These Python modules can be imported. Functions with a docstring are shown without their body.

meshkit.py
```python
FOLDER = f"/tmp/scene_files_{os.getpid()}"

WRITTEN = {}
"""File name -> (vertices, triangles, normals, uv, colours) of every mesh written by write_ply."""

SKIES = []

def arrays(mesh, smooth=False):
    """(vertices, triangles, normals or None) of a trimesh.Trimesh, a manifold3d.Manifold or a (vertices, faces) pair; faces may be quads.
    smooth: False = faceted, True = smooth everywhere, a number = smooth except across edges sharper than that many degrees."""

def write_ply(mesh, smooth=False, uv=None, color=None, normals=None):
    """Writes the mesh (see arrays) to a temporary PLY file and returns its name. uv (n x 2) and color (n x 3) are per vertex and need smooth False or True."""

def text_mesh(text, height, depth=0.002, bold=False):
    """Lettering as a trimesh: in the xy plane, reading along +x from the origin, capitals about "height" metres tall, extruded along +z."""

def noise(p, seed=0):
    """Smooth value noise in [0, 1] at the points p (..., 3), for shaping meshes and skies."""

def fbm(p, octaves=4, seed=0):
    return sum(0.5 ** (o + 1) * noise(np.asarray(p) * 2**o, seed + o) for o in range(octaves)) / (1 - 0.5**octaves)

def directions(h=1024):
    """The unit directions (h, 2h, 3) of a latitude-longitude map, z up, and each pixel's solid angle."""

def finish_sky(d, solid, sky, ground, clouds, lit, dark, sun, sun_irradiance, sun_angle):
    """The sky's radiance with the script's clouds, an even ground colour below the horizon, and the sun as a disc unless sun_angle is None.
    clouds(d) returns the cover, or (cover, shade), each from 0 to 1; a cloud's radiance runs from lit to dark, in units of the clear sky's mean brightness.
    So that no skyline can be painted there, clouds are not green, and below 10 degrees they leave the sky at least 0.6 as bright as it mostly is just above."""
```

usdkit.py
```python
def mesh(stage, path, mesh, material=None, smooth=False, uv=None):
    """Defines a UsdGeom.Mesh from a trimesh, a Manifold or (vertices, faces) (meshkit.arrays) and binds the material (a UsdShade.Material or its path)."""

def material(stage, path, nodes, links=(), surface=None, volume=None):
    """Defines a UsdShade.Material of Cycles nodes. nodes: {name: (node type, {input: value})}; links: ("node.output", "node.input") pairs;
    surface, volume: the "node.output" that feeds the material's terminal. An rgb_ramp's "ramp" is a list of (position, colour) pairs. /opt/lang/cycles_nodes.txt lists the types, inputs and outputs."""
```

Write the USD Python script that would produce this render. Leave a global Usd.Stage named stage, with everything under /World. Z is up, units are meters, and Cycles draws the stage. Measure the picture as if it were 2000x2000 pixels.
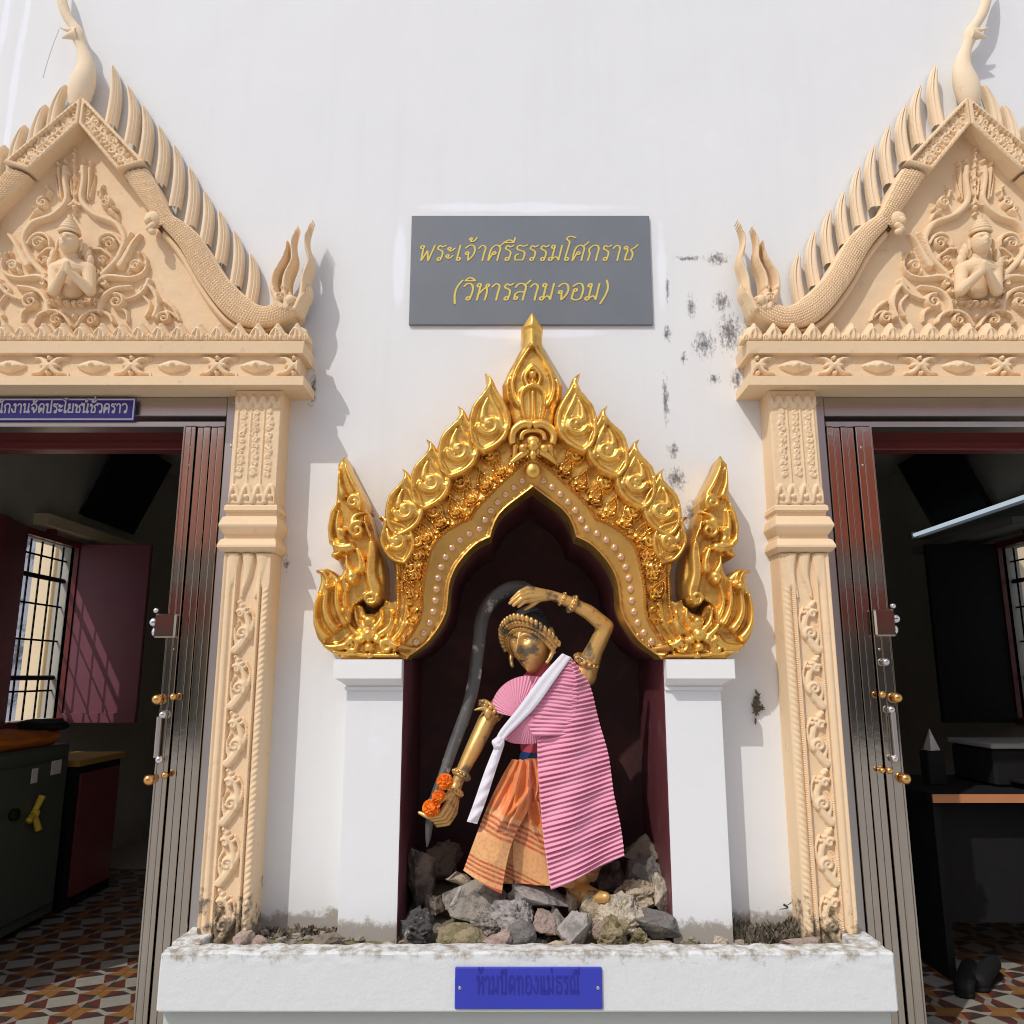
import math, random
import numpy as np
import trimesh, shapely, manifold3d
from shapely import Polygon, LineString, Point, MultiPolygon, box
from shapely.ops import unary_union
from shapely.affinity import affine_transform, translate, scale as sscale, rotate as srotate
from scipy.spatial import Delaunay, cKDTree
from scipy.interpolate import CubicSpline
from pxr import Usd, UsdGeom, UsdLux, UsdShade, Gf, Sdf
import usdkit
from meshkit import noise, fbm

stage = Usd.Stage.CreateInMemory()
UsdGeom.SetStageUpAxis(stage, 'Z'); UsdGeom.SetStageMetersPerUnit(stage, 1.0)
UsdGeom.Xform.Define(stage, '/World'); UsdGeom.Scope.Define(stage, '/World/Looks')

# ---------------------------------------------------------------- camera, sky, sun, exposure
PITCH, FOC, CAM = math.radians(11.5), 1560.0, (0.0, -3.0, 1.24)   # focal length in units of a 2000 wide picture
EXPOSURE = 0.12
SUN_I, SKY_S = 0.51, 0.15
TO_SUN = np.array([-0.55, -0.67, 1.0]); TO_SUN /= np.linalg.norm(TO_SUN)
cam = UsdGeom.Camera.Define(stage, '/World/camera')
cam.CreateHorizontalApertureAttr(36.0); cam.CreateVerticalApertureAttr(36.0); cam.CreateFocalLengthAttr(36.0 * FOC / 2000)
cam.AddTranslateOp().Set(Gf.Vec3d(*CAM)); cam.AddRotateXOp().Set(90 + math.degrees(PITCH))
cam.CreateExposureAttr(EXPOSURE)
dome = UsdLux.DomeLight.Define(stage, '/World/sky')
sky_mat = usdkit.material(stage, '/World/Looks/sky', {
    'sky': ('sky_texture', {'sky_type': 'single_scattering', 'sun_disc': False, 'sun_elevation': float(math.asin(TO_SUN[2])),
                            'sun_rotation': float(math.atan2(TO_SUN[0], TO_SUN[1])), 'aerosol_density': 2.2}),
    'mixc': ('mix_color', {'fac': 0.45, 'b': (4.2, 4.3, 4.5)}),
    'bg': ('background_shader', {'strength': SKY_S})},
    [('sky.color', 'mixc.a'), ('mixc.result', 'bg.color')], surface='bg.background')
UsdShade.MaterialBindingAPI.Apply(dome.GetPrim()).Bind(sky_mat)
dome.GetPrim().SetCustomDataByKey('kind', 'structure')
sun = UsdLux.DistantLight.Define(stage, '/World/sun')
sun.CreateNormalizeAttr(True); sun.CreateIntensityAttr(SUN_I); sun.CreateAngleAttr(0.5); sun.CreateColorAttr(Gf.Vec3f(1.0, 0.968, 0.915))
zx = TO_SUN; xx = np.cross([0, 0, 1], zx); xx /= np.linalg.norm(xx); yy = np.cross(zx, xx)
sun.AddTransformOp().Set(Gf.Matrix4d(*xx, 0, *yy, 0, *zx, 0, 0, 0, 6, 1))

# ---------------------------------------------------------------- scene bookkeeping
RES = {}; LOC = {}
def path_for(name, parent):
    base = (str(parent.GetPath()) if parent is not None else '/World') + '/' + name
    k = RES.get(base, 0); RES[base] = k + 1
    return base if k == 0 else f'{base}_{k:03d}'
def tag(p, label=None, cat=None, group=None, kind=None):
    p = p.GetPrim() if hasattr(p, 'GetPrim') else p
    for k, v in (('label', label), ('category', cat), ('group', group), ('kind', kind)):
        if v: p.SetCustomDataByKey(k, v)
    return p
def thing(name, label=None, cat=None, loc=(0, 0, 0), group=None, kind=None):
    x = UsdGeom.Xform.Define(stage, path_for(name, None)); x.AddTranslateOp().Set(Gf.Vec3d(*map(float, loc)))
    p = x.GetPrim(); LOC[str(p.GetPath())] = np.array(loc, float)
    return tag(p, label, cat, group, kind)
def obj(name, mesh, mat, parent=None, smooth=30, label=None, cat=None, group=None, kind=None):
    pa = path_for(name, parent)
    off = LOC.get(str(parent.GetPath()), np.zeros(3)) if parent is not None else np.zeros(3)
    if hasattr(mesh, 'to_mesh'):
        m = mesh.to_mesh(); mesh = trimesh.Trimesh(m.vert_properties[:, :3], m.tri_verts, process=False)
    if isinstance(mesh, (tuple, list)): mesh = trimesh.Trimesh(*mesh, process=False)
    mesh = trimesh.Trimesh(np.asarray(mesh.vertices) - off, mesh.faces, process=False)
    p = usdkit.mesh(stage, pa, mesh, mat, smooth).GetPrim(); LOC[pa] = off
    return tag(p, label, cat, group, kind)

# ---------------------------------------------------------------- geometry helpers
_ct, _st = math.cos(PITCH), math.sin(PITCH)
def at(px, py, y=0.0):
    """The point of the plane y = const (parallel to the facade) measured from the photograph: (x, z) in metres."""
    a = (px - 1000) / FOC; b = (1000 - py) / FOC; t = (y + 3.0) / (_ct - b * _st)
    return (a * t, 1.24 + (_st + b * _ct) * t)
def at3(px, py, y=0.0):
    x, z = at(px, py, y); return np.array([x, y, z])
def ats(pts, y=0.0, z0=(0, 0), k=1.0): return [at(z0[0] + x / k, z0[1] + y_ / k, y) for x, y_ in pts]
XD, XN = 0.052, 0.077            # axis between the two doors, axis of the niche
GX = -1.761                      # axis of the left gable
def mirror(m, ax):
    v = np.array(m.vertices); v[:, 0] = 2 * ax - v[:, 0]
    return trimesh.Trimesh(v, np.asarray(m.faces)[:, ::-1], process=False)
def cat(*ms):
    ms = [m for k in ms for m in (k if isinstance(k, (list, tuple)) else [k])]
    return trimesh.util.concatenate(ms)
def bx(x0, x1, y0, y1, z0, z1, bev=0.0):
    if bev <= 0:
        m = trimesh.creation.box((x1 - x0, y1 - y0, z1 - z0)); m.apply_translation(((x0 + x1) / 2, (y0 + y1) / 2, (z0 + z1) / 2)); return m
    b = bev; e = []
    for sx in (x0, x1):
        for sy in (y0, y1):
            for sz in (z0, z1):
                dx = b if sx == x0 else -b; dy = b if sy == y0 else -b; dz = b if sz == z0 else -b
                e += [(sx + dx, sy + dy, sz), (sx + dx, sy, sz + dz), (sx, sy + dy, sz + dz)]
    return trimesh.convex.convex_hull(np.array(e))
def crv(pts, n=None, step=None, closed=False):
    p = np.array(pts, float)
    if len(p) < 3 and not closed:
        t = np.linspace(0, 1, n or 2)[:, None]; return p[0] * (1 - t) + p[-1] * t
    if closed: p = np.vstack([p, p[:1]])
    d = np.r_[0, np.cumsum(np.maximum(1e-9, np.linalg.norm(np.diff(p, axis=0), axis=1) ** 0.6))]
    cs = CubicSpline(d, p, bc_type='periodic' if closed else 'natural')
    n = n or max(8, len(p) * 8)
    return cs(np.linspace(0, d[-1], n))[: (-1 if closed else None)]
def resample(pts, n):
    p = np.array(pts, float); d = np.r_[0, np.cumsum(np.linalg.norm(np.diff(p, axis=0), axis=1))]
    t = np.linspace(0, d[-1], n); return np.stack([np.interp(t, d, p[:, k]) for k in range(p.shape[1])], 1)
def spiral(c, r0, r1, a0, turns, n=40):
    t = np.linspace(0, 1, n); a = a0 + turns * 2 * math.pi * t; r = r0 + (r1 - r0) * t
    return np.stack([c[0] + r * np.cos(a), c[1] + r * np.sin(a)], 1)
class Strokes:
    """Round-backed raised strokes that carve a relief: the height field is the highest stroke at each point."""
    def __init__(s): s.p, s.r, s.a, s.g = [], [], [], []
    def add(s, pts, r, amp, taper=(1, 1), groove=0.0, curve=True):
        p = np.array(pts, float); p = crv(p, 14 * len(p)) if curve and len(p) > 2 else p
        L = np.linalg.norm(np.diff(p, axis=0), axis=1).sum(); p = resample(p, max(3, int(L / (0.22 * r)) + 2))
        t = np.linspace(0, 1, len(p)); tp = taper[0] + (taper[1] - taper[0]) * t
        s.p.append(p); s.r.append(r * tp); s.a.append(amp * (0.5 + 0.5 * tp)); s.g.append(np.full(len(p), groove)); return s
    def dot(s, c, r, amp): return s.add([c, (c[0] + 1e-5, c[1])], r, amp, curve=False)
    def curl(s, c, r, a0, turns, w, amp, groove=0.0): return s.add(spiral(c, r, r * 0.18, a0, turns), w, amp, (1, 0.75), groove, curve=False)
    def build(s):
        s.P = np.vstack(s.p); s.R = np.concatenate(s.r); s.A = np.concatenate(s.a); s.G = np.concatenate(s.g); s.t = cKDTree(s.P); s.mx = s.R.max(); return s
    def __call__(s, P):
        d, i = s.t.query(P, k=min(10, len(s.P)), distance_upper_bound=s.mx * 1.01)
        ok = np.isfinite(d); i = np.where(ok, i, 0); u = np.where(ok, d / s.R[i], 2.0)
        h = s.A[i] * (np.sqrt(np.clip(1 - u ** 2, 0, 1)) - s.G[i] * np.exp(-(u / 0.28) ** 2))
        return np.where((u < 1) & ok, h, 0).max(1)
def relief(poly, hf, res, y0, back, keep=None):
    """A solid relief standing on the plane y = back: its face is y0 - hf(points, distance to outline)."""
    out = []
    for g in getattr(poly, 'geoms', [poly]):
        if g.area < 1e-8: continue
        seg = shapely.segmentize(g, res)
        bp = np.vstack([np.array(r.coords)[:-1] for r in [seg.exterior, *seg.interiors]])
        x0, z0, x1, z1 = g.bounds
        xs, zs = np.meshgrid(np.arange(x0, x1, res), np.arange(z0, z1, res * 0.87)); xs = xs + (np.arange(len(xs)) % 2 * res / 2)[:, None]
        q = np.stack([xs.ravel(), zs.ravel()], 1); q = q[shapely.contains_xy(g, q[:, 0], q[:, 1])]
        bnd = g.boundary; shapely.prepare(bnd)
        if len(q):
            dq = cKDTree(np.vstack([np.array(r.coords) for r in (lambda s: [s.exterior, *s.interiors])(shapely.segmentize(g, res / 3))])).query(q)[0]
            q = q[dq > 0.45 * res]; dq = dq[dq > 0.45 * res]
        else: dq = np.zeros(0)
        P = np.vstack([bp, q]); D = np.r_[np.zeros(len(bp)), dq]
        tri = Delaunay(P + 1e-7 * np.random.default_rng(0).normal(size=P.shape)).simplices
        c = P[tri].mean(1); tri = tri[shapely.contains_xy(g, c[:, 0], c[:, 1])]
        a, b, cc = P[tri[:, 0]], P[tri[:, 1]], P[tri[:, 2]]
        ar = (b[:, 0] - a[:, 0]) * (cc[:, 1] - a[:, 1]) - (b[:, 1] - a[:, 1]) * (cc[:, 0] - a[:, 0])
        tri = np.where((ar < 0)[:, None], tri[:, ::-1], tri); tri = tri[np.abs(ar) > 1e-12]
        h = hf(P, D); n = len(P)
        V = np.vstack([np.stack([P[:, 0], y0 - h, P[:, 1]], 1)])
        e = np.vstack([tri[:, [0, 1]], tri[:, [1, 2]], tri[:, [2, 0]]])
        key = {(int(i), int(j)) for i, j in e}; be = np.array([(i, j) for i, j in key if (j, i) not in key])
        F = [tri]
        if back is not None and len(be):
            vi = np.unique(be); mp = -np.ones(n, int); mp[vi] = n + np.arange(len(vi)); m2 = mp.copy(); m2[vi] += len(vi)
            top = V[vi].copy(); bot = V[vi].copy(); bot[:, 1] = back; V = np.vstack([V, top, bot])
            F += [np.stack([mp[be[:, 0]], m2[be[:, 0]], m2[be[:, 1]]], 1), np.stack([mp[be[:, 0]], m2[be[:, 1]], mp[be[:, 1]]], 1)]
        out.append(trimesh.Trimesh(V, np.vstack(F), process=False))
    return cat(out)
def bevel(D, w, h): return h * np.sqrt(np.clip(1 - (1 - np.clip(D / w, 0, 1)) ** 2, 0, 1))
def grid_mesh(P):
    """P (n, m, 3) -> quads as triangles, facing -y when the first axis goes up and the second to the right."""
    n, m = P.shape[:2]; i = np.arange(n * m).reshape(n, m)
    a, b, c, d = i[:-1, :-1].ravel(), i[:-1, 1:].ravel(), i[1:, 1:].ravel(), i[1:, :-1].ravel()
    return trimesh.Trimesh(P.reshape(-1, 3), np.vstack([np.stack([a, b, c], 1), np.stack([a, c, d], 1)]), process=False)
def tube(pts, r, n=12, cap=True):
    p = np.array(pts, float); r = np.broadcast_to(np.asarray(r, float), len(p)) if np.ndim(r) else np.full(len(p), float(r))
    t = np.gradient(p, axis=0); t /= np.linalg.norm(t, axis=1, keepdims=True) + 1e-12
    u = np.cross(t[0], [0.3, 1, 0.2]); u /= np.linalg.norm(u); rings = []
    for k in range(len(p)):
        u = u - t[k] * (u @ t[k]); u /= np.linalg.norm(u); w = np.cross(t[k], u); a = np.linspace(0, 2 * math.pi, n, endpoint=False)
        rings.append(p[k] + r[k] * (np.cos(a)[:, None] * u + np.sin(a)[:, None] * w))
    V = np.vstack(rings); F = []
    for k in range(len(p) - 1):
        for j in range(n):
            a, b = k * n + j, k * n + (j + 1) % n; F += [(a, b, b + n), (a, b + n, a + n)]
    if cap:
        V = np.vstack([V, p[0], p[-1]]); q = len(V) - 2
        for j in range(n): F += [(q, (j + 1) % n, j), (q + 1, (len(p) - 1) * n + j, (len(p) - 1) * n + (j + 1) % n)]
    return trimesh.Trimesh(V, F, process=False)
def ball(c, r, sub=2, sc=(1, 1, 1)):
    m = trimesh.creation.icosphere(sub, 1.0); m.vertices *= np.array(sc) * r; m.apply_translation(c); return m
def extrude(poly, d, y_front):
    """A flat plate of outline poly in the (x, z) plane with its front at y_front and thickness d."""
    ms = []
    for g in getattr(poly, 'geoms', [poly]):
        if g.area < 1e-9: continue
        m = trimesh.creation.extrude_polygon(g, d, engine='earcut'); v = np.array(m.vertices)
        ms.append(trimesh.Trimesh(np.stack([v[:, 0], y_front + d - v[:, 2], v[:, 1]], 1), m.faces, process=False))
    return cat(ms)
def hullchain(bones, edge=0.012, it=10):
    """bones: lists of (point, radius); one continuous smoothed skin."""
    parts = []
    for bone in bones:
        sp = [manifold3d.Manifold.sphere(float(r), 20).translate(tuple(map(float, p))) for p, r in bone]
        for a, b in zip(sp[:-1], sp[1:]): parts.append(manifold3d.Manifold.batch_hull([a, b]))
        if len(sp) == 1: parts += sp
    m = manifold3d.Manifold.batch_boolean(parts, manifold3d.OpType.Add).refine_to_length(edge)
    mm = m.to_mesh(); t = trimesh.Trimesh(mm.vert_properties[:, :3], mm.tri_verts, process=True)
    if it: trimesh.smoothing.filter_taubin(t, iterations=it)
    return t

# ---------------------------------------------------------------- materials
LOOK = {}
def mat(name, c, rough=0.6, metal=0.0, var=0.08, vs=5.0, bump=0.0, bs=90.0, bd=0.004, spec=0.5, c2=None, c2s=12.0, c2t=(0.5, 0.6), island=0.0, **kw):
    """Principled paint/metal/stone with noise in its colour, an optional second colour in patches and a fine bump."""
    c = np.array(c, float)
    N = {'geo': ('geometry', {}), 'n1': ('noise_texture', {'scale': vs, 'detail': 5.0, 'roughness': 0.6}),
         'mc': ('mix_color', {'a': tuple(c * (1 - var)), 'b': tuple(np.minimum(c * (1 + var), 1))}),
         'p': ('principled_bsdf', {'roughness': rough, 'metallic': metal, 'specular_ior_level': spec, **kw})}
    L = [('geo.position', 'n1.vector'), ('n1.fac', 'mc.fac')]; out = 'mc.result'
    if c2 is not None:
        N['n2'] = ('noise_texture', {'scale': c2s, 'detail': 4.0, 'roughness': 0.62}); N['r2'] = ('map_range', {'from_min': c2t[0], 'from_max': c2t[1], 'clamp': True})
        N['m2'] = ('mix_color', {'b': tuple(c2)}); L += [('geo.position', 'n2.vector'), ('n2.fac', 'r2.value'), ('r2.result', 'm2.fac'), (out, 'm2.a')]; out = 'm2.result'
    if island > 0:
        N['ir'] = ('map_range', {'to_min': 1 - island, 'to_max': 1 + island}); N['iv'] = ('hsv', {}); L += [('geo.random_per_island', 'ir.value'), ('ir.result', 'iv.value'), (out, 'iv.color')]; out = 'iv.color'
    L.append((out, 'p.base_color'))
    if bump > 0:
        N['n3'] = ('noise_texture', {'scale': bs, 'detail': 5.0, 'roughness': 0.65}); N['b'] = ('bump', {'strength': bump, 'distance': bd})
        L += [('geo.position', 'n3.vector'), ('n3.fac', 'b.height'), ('b.normal', 'p.normal')]
    LOOK[name] = usdkit.material(stage, '/World/Looks/' + name, N, L, surface='p.BSDF'); return LOOK[name]
PEACH = (0.81, 0.605, 0.385)
def stucco(name, c, dirt=1.0):
    """Painted cast stucco: uneven coats, pinholes, hairline crazing, soot-grey dirt in blotches and rising damp at the foot."""
    c = np.array(c)
    N = {'geo': ('geometry', {}), 'sx': ('separate_xyz', {}), 'n1': ('noise_texture', {'scale': 4.0, 'detail': 6.0, 'roughness': 0.65}), 'c1': ('mix_color', {'a': tuple(c * .90), 'b': tuple(np.minimum(c * 1.07, 1))}),
         'n2': ('noise_texture', {'scale': 19.0, 'detail': 8.0, 'roughness': 0.7}), 'r2': ('map_range', {'from_min': 0.60, 'from_max': 0.80, 'to_max': 0.75 * dirt, 'clamp': True}), 'm2': ('mix_color', {'b': (0.42, 0.315, 0.215)}),
         'gz': ('map_range', {'from_min': 0.62, 'from_max': 0.40, 'clamp': True}), 'ga': ('math', {'math_type': 'multiply_add', 'value2': 0.30}), 'gr': ('map_range', {'from_min': 0.70, 'from_max': 0.80, 'clamp': True, 'to_max': 0.9}), 'gk': ('mix_color', {'b': (0.15, 0.12, 0.085)}),
         'v': ('voronoi_texture', {'scale': 26.0, 'feature': 'distance_to_edge'}), 'vr': ('map_range', {'from_min': 0.0, 'from_max': 0.018, 'to_min': 0.35, 'to_max': 0.0, 'clamp': True}), 'nv': ('noise_texture', {'scale': 3.0, 'detail': 2.0}), 'vm': ('map_range', {'from_min': 0.58, 'from_max': 0.66, 'clamp': True}), 'vx': ('math', {'math_type': 'multiply'}), 'vk': ('mix_color', {'b': (0.36, 0.26, 0.17)}),
         'n3': ('noise_texture', {'scale': 85.0, 'detail': 5.0, 'roughness': 0.7}), 'b': ('bump', {'strength': 0.34, 'distance': 0.004}), 'p': ('principled_bsdf', {'roughness': 0.8, 'specular_ior_level': 0.2})}
    L = [('geo.position', 'n1.vector'), ('n1.fac', 'c1.fac'), ('geo.position', 'n2.vector'), ('n2.fac', 'r2.value'), ('r2.result', 'm2.fac'), ('c1.result', 'm2.a'), ('geo.position', 'sx.vector'), ('sx.z', 'gz.value'), ('gz.result', 'ga.value1'), ('n2.fac', 'ga.value3'), ('ga.value', 'gr.value'),
         ('geo.position', 'v.vector'), ('v.distance', 'vr.value'), ('geo.position', 'nv.vector'), ('nv.fac', 'vm.value'), ('vr.result', 'vx.value1'), ('vm.result', 'vx.value2'), ('vx.value', 'vk.fac'), ('m2.result', 'vk.a'), ('gr.result', 'gk.fac'), ('vk.result', 'gk.a'), ('gk.result', 'p.base_color'), ('geo.position', 'n3.vector'), ('n3.fac', 'b.height'), ('b.normal', 'p.normal')]
    LOOK[name] = usdkit.material(stage, '/World/Looks/' + name, N, L, surface='p.BSDF')
stucco('stucco', PEACH)
mat('gold', (0.84, 0.515, 0.125), 0.33, 0.86, var=0.16, vs=14, bump=0.30, bs=70, bd=0.004, c2=(0.50, 0.235, 0.05), c2s=15, c2t=(0.50, 0.72))
mat('rose_bead', (0.70, 0.43, 0.25), 0.22, 0.55, var=0.2, vs=30)
mat('white_paint', (0.80, 0.80, 0.79), 0.55, var=0.03, vs=3, bump=0.06, bs=60, bd=0.003, spec=0.35, c2=(0.66, 0.65, 0.60), c2s=6, c2t=(0.68, 0.85))
mat('maroon', (0.105, 0.026, 0.032), 0.5, var=0.25, vs=9, bump=0.1, bs=40, c2=(0.17, 0.075, 0.085), c2s=7, c2t=(0.55, 0.75))
mat('maroon_wood', (0.16, 0.03, 0.028), 0.35, var=0.2, vs=6)
mat('granite', (0.150, 0.166, 0.188), 0.42, var=0.20, vs=5, c2=(0.22, 0.232, 0.25), c2s=260, c2t=(0.5, 0.6))
mat('gold_letter', (0.72, 0.55, 0.10), 0.45, var=0.15, vs=60)
mat('blue_plate', (0.030, 0.042, 0.42), 0.4, var=0.1, vs=8)
mat('blue_faded_letter', (0.016, 0.018, 0.27), 0.5, var=0.1)
mat('navy_plate', (0.030, 0.022, 0.24), 0.35, var=0.08)
mat('white_letter', (0.62, 0.62, 0.68), 0.5, var=0.1, vs=40)
mat('screw', (0.45, 0.44, 0.42), 0.35, 0.8)
mat('steel', (0.46, 0.41, 0.355), 0.10, 1.0, var=0.1, vs=10, bump=0.05, bs=30, bd=0.004)
mat('steel_frame', (0.46, 0.43, 0.41), 0.33, 0.9, var=0.1, vs=6)
mat('brass', (0.80, 0.44, 0.15), 0.2, 1.0, var=0.08)
mat('chrome', (0.72, 0.72, 0.73), 0.08, 1.0)
mat('dark_room', (0.48, 0.46, 0.40), 0.9, var=0.2, vs=2)
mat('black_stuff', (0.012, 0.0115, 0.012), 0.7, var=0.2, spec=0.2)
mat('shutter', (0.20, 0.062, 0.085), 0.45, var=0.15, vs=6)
mat('cream', (0.74, 0.60, 0.40), 0.6, var=0.05)
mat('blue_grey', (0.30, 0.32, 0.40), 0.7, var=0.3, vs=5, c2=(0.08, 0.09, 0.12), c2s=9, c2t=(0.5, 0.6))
mat('safe_green', (0.060, 0.068, 0.050), 0.45, var=0.15)
mat('yellow_paint', (0.62, 0.43, 0.03), 0.45, var=0.1)
mat('orange_cloth', (0.50, 0.135, 0.012), 0.75, var=0.2, vs=9, bump=0.2, bs=60)
mat('ochre', (0.42, 0.24, 0.05), 0.6, var=0.15)
mat('paper', (0.66, 0.65, 0.60), 0.7, var=0.1, vs=30)
mat('desk_edge', (0.50, 0.20, 0.075), 0.45, var=0.12, vs=12)
mat('desk_black', (0.012, 0.012, 0.013), 0.75, var=0.2, spec=0.15)
mat('grey_plastic', (0.30, 0.30, 0.29), 0.5)
mat('tube_white', (0.7, 0.75, 0.8), 0.3, emission_color=(0.75, 0.88, 1.0), emission_strength=0.55)
mat('statue_gold', (0.70, 0.42, 0.14), 0.40, 0.55, var=0.15, vs=18, bump=0.15, bs=60, bd=0.003, c2=(0.20, 0.15, 0.095), c2s=13, c2t=(0.53, 0.62))
mat('hair', (0.028, 0.029, 0.031), 0.42, var=0.25, vs=20)
mat('hair_tail', (0.085, 0.083, 0.08), 0.5, var=0.4, vs=16, bump=0.3, bs=50, c2=(0.40, 0.36, 0.31), c2s=24, c2t=(0.60, 0.68))
mat('pink_cloth', (0.76, 0.325, 0.45), 0.7, var=0.06, vs=12, sheen_weight=0.25)
mat('deep_pink', (0.60, 0.09, 0.13), 0.6, var=0.1, vs=12)
mat('white_lace', (0.76, 0.74, 0.80), 0.7, var=0.06, vs=40, bump=0.5, bs=260, bd=0.004)
mat('blue_belt', (0.018, 0.055, 0.17), 0.5, var=0.25, vs=25)
mat('marigold', (0.88, 0.22, 0.008), 0.7, var=0.15, vs=60)
mat('soil', (0.20, 0.165, 0.12), 0.95, var=0.35, vs=22, bump=0.7, bs=90, bd=0.01, c2=(0.16, 0.15, 0.06), c2s=9, c2t=(0.5, 0.62))
mat('pebble', (0.42, 0.36, 0.29), 0.9, var=0.2, vs=40, bump=0.4, bs=120, island=0.35)
mat('weed', (0.20, 0.165, 0.115), 0.9, var=0.3, vs=40, island=0.3)
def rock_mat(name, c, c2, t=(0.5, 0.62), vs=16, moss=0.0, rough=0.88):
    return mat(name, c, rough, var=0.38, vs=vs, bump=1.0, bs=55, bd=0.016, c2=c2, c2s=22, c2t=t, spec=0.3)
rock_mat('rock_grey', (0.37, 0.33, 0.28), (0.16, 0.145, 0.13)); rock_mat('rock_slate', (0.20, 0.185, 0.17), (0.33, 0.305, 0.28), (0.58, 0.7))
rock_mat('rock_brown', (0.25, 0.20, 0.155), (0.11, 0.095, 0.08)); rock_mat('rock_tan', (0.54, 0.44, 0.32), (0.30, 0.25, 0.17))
rock_mat('rock_pale', (0.60, 0.52, 0.40), (0.34, 0.29, 0.22)); rock_mat('rock_mauve', (0.42, 0.385, 0.36), (0.25, 0.23, 0.215))
rock_mat('rock_pink', (0.44, 0.33, 0.28), (0.31, 0.23, 0.19)); rock_mat('rock_moss', (0.36, 0.29, 0.18), (0.20, 0.175, 0.085), (0.48, 0.62))
rock_mat('rock_dark', (0.085, 0.08, 0.078), (0.38, 0.36, 0.33), (0.60, 0.66), vs=30, rough=0.6)
rock_mat('vein', (0.55, 0.53, 0.50), (0.42, 0.40, 0.38))
mat('paving', (0.46, 0.45, 0.43), 0.9, var=0.1, vs=1.5)
mat('gable_red', (0.62, 0.13, 0.055), 0.6, var=0.12, vs=2); mat('fascia_red', (0.42, 0.055, 0.045), 0.6); mat('glazing_sky_patches', (0.30, 0.36, 0.33), 0.5, var=0.5, vs=3, c2=(0.9, 0.92, 0.9), c2s=4, c2t=(0.52, 0.58))  # pale patches put bright sky between trees into the green band colour
mat('hall_wall', (0.40, 0.35, 0.26), 0.8, var=0.1, vs=2); mat('hall_shade', (0.11, 0.10, 0.09), 0.8, var=0.3, vs=1)
mat('pedestal_paint', (0.50, 0.535, 0.50), 0.6, var=0.05, vs=4)

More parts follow.
